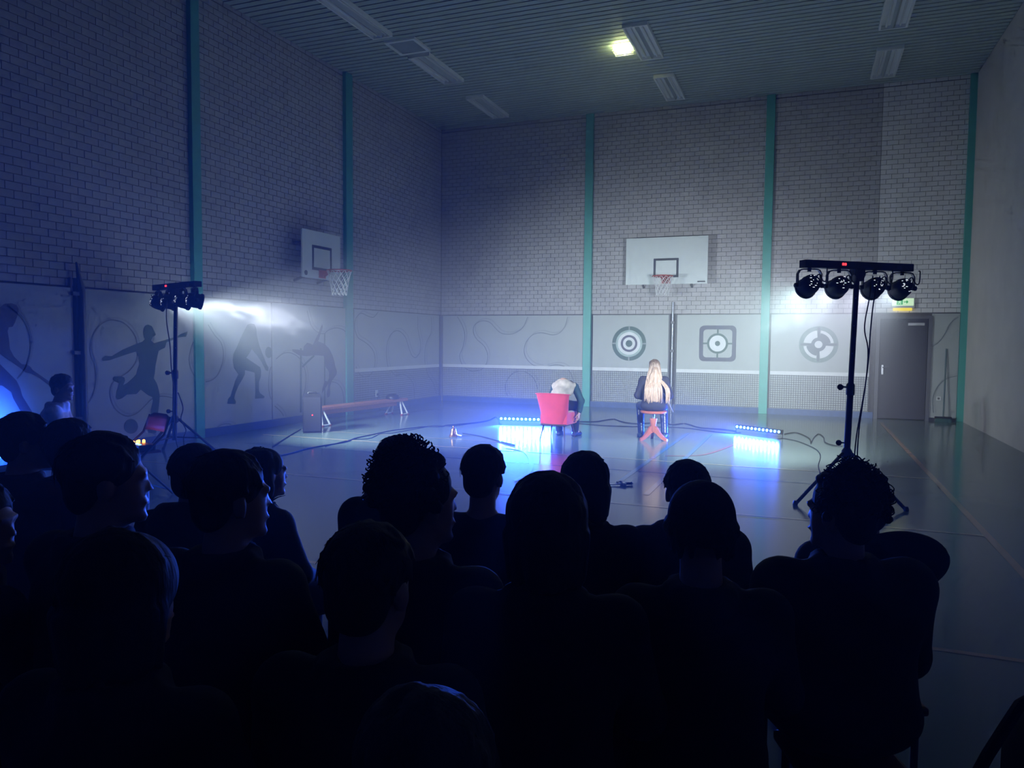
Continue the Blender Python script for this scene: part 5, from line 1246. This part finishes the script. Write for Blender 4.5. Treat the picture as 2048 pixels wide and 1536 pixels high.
ho = link('hair', vf_mesh('hair', Vb, Fb, M_hairs['blond'], hm), woman); ho.matrix_local = Matrix.Translation(Vector(hc)) @ Matrix(J['H'].tolist()).to_4x4()
rd0 = depthp(1327, 786, 11.75); rd1 = depthp(1346, 824, 11.85)
tag(MB().tube([rd0, rd0*0.7+rd1*0.3, rd1], [0.012, 0.016, 0.010], 8).build('silver_rod', M_steel, None, True), 'thin silver rod at the right side of the blond woman', 'rod')

# ------------------------------------------------------------------ performer bent forward in the armchair
J = seated(0.44, 0.05)
J.update(pel=A3((0, -0.02, 0.55)), wst=A3((0, 0.06, 0.68)), chs=A3((0.01, 0.19, 0.79)), nkb=A3((0.01, 0.33, 0.84)), head=A3((0.01, 0.455, 0.77)))
J['H'] = np.array(Matrix.Rotation(math.radians(-75), 3, 'X'))
J['shl'] = A3((-0.16, 0.26, 0.82)); J['shr'] = A3((0.18, 0.26, 0.82)); J['elr'] = A3((0.31, 0.20, 0.60)); J['wrr'] = A3((0.315, 0.10, 0.42)); J['hdr'] = A3((-0.05, -0.2, -1)); J['hnr'] = A3((-1, 0, 0))
J['ell'] = A3((-0.24, 0.28, 0.58)); J['wrl'] = A3((-0.10, 0.40, 0.52)); J['hdl'] = A3((0.5, 0.6, -0.5))
bsc = 1.0; bf = facing
bent = tag(empty('person', (ac.x, ac.y, 0), bf), 'performer bent forward in the red armchair, pale back and dark sleeve showing', 'person'); bent.scale = (bsc,)*3
pc = body_prims(J); link('body', vf_mesh('body', *blob(pc[0], 0.0095, 0.02, carve=pc[1]), M_skin), bent)
link('shirt', vf_mesh('shirt', *blob(jacket_prims(J, bulk=1.0, sleeves=False), 0.012, 0.03), cloth('pale_beige', (0.50, 0.42, 0.36))), bent)
link('sleeve', vf_mesh('sleeve', *blob(jacket_prims(J, bulk=0.98, torso=False), 0.011, 0.03), cloth('teal_black', (0.03, 0.07, 0.075))), bent)
link('trousers', vf_mesh('trousers', *blob(trouser_prims(J), 0.012, 0.03), CB), bent)
for s_ in 'lr': link('shoe', vf_mesh('shoe', *blob(shoe_prims(J, s_), 0.009, 0.02, zmin=0.0), M_shoe), bent)
V, F, st = hair_geo('short', 44)
ho = link('hair', vf_mesh('hair', V, F, M_hairs['brown'], st), bent); ho.matrix_local = Matrix.Translation(Vector(J['head'])) @ Matrix(J['H'].tolist()).to_4x4()

# ------------------------------------------------------------------ backpack at the bottom right edge
bpk = depthp(2075, 1480, 1.15)
pk = tag(empty('backpack', (bpk.x+0.08, bpk.y, bpk.z-0.28), -0.3), 'black backpack with a dangling strap at the bottom right edge', 'backpack')
MB().bevbox((0, 0, 0.16), (0.24, 0.16, 0.30), 0.05).build('pack_body', CB, pk, True)
pk.rotation_euler = (0, 0, 0)
MB().tube([depthp(x, y, d)-pk.location for x, y, d in ((2062, 1398, 1.12), (2038, 1412, 1.08), (2010, 1455, 1.06), (1975, 1510, 1.05), (1948, 1560, 1.05), (1940, 1640, 1.08))], 0.0085, 8).build('strap', CB, pk, True)
MB().tube(smoothline([(-0.05, 0, 0.30), (-0.03, 0, 0.36), (0.03, 0, 0.36), (0.05, 0, 0.30)]), 0.01, 8).build('top_loop', CB, pk, True)
audience_stool((bpk.x+0.08, bpk.y, 0), 0.2, bpk.z-0.28, 'low stool under the black backpack at the right edge')
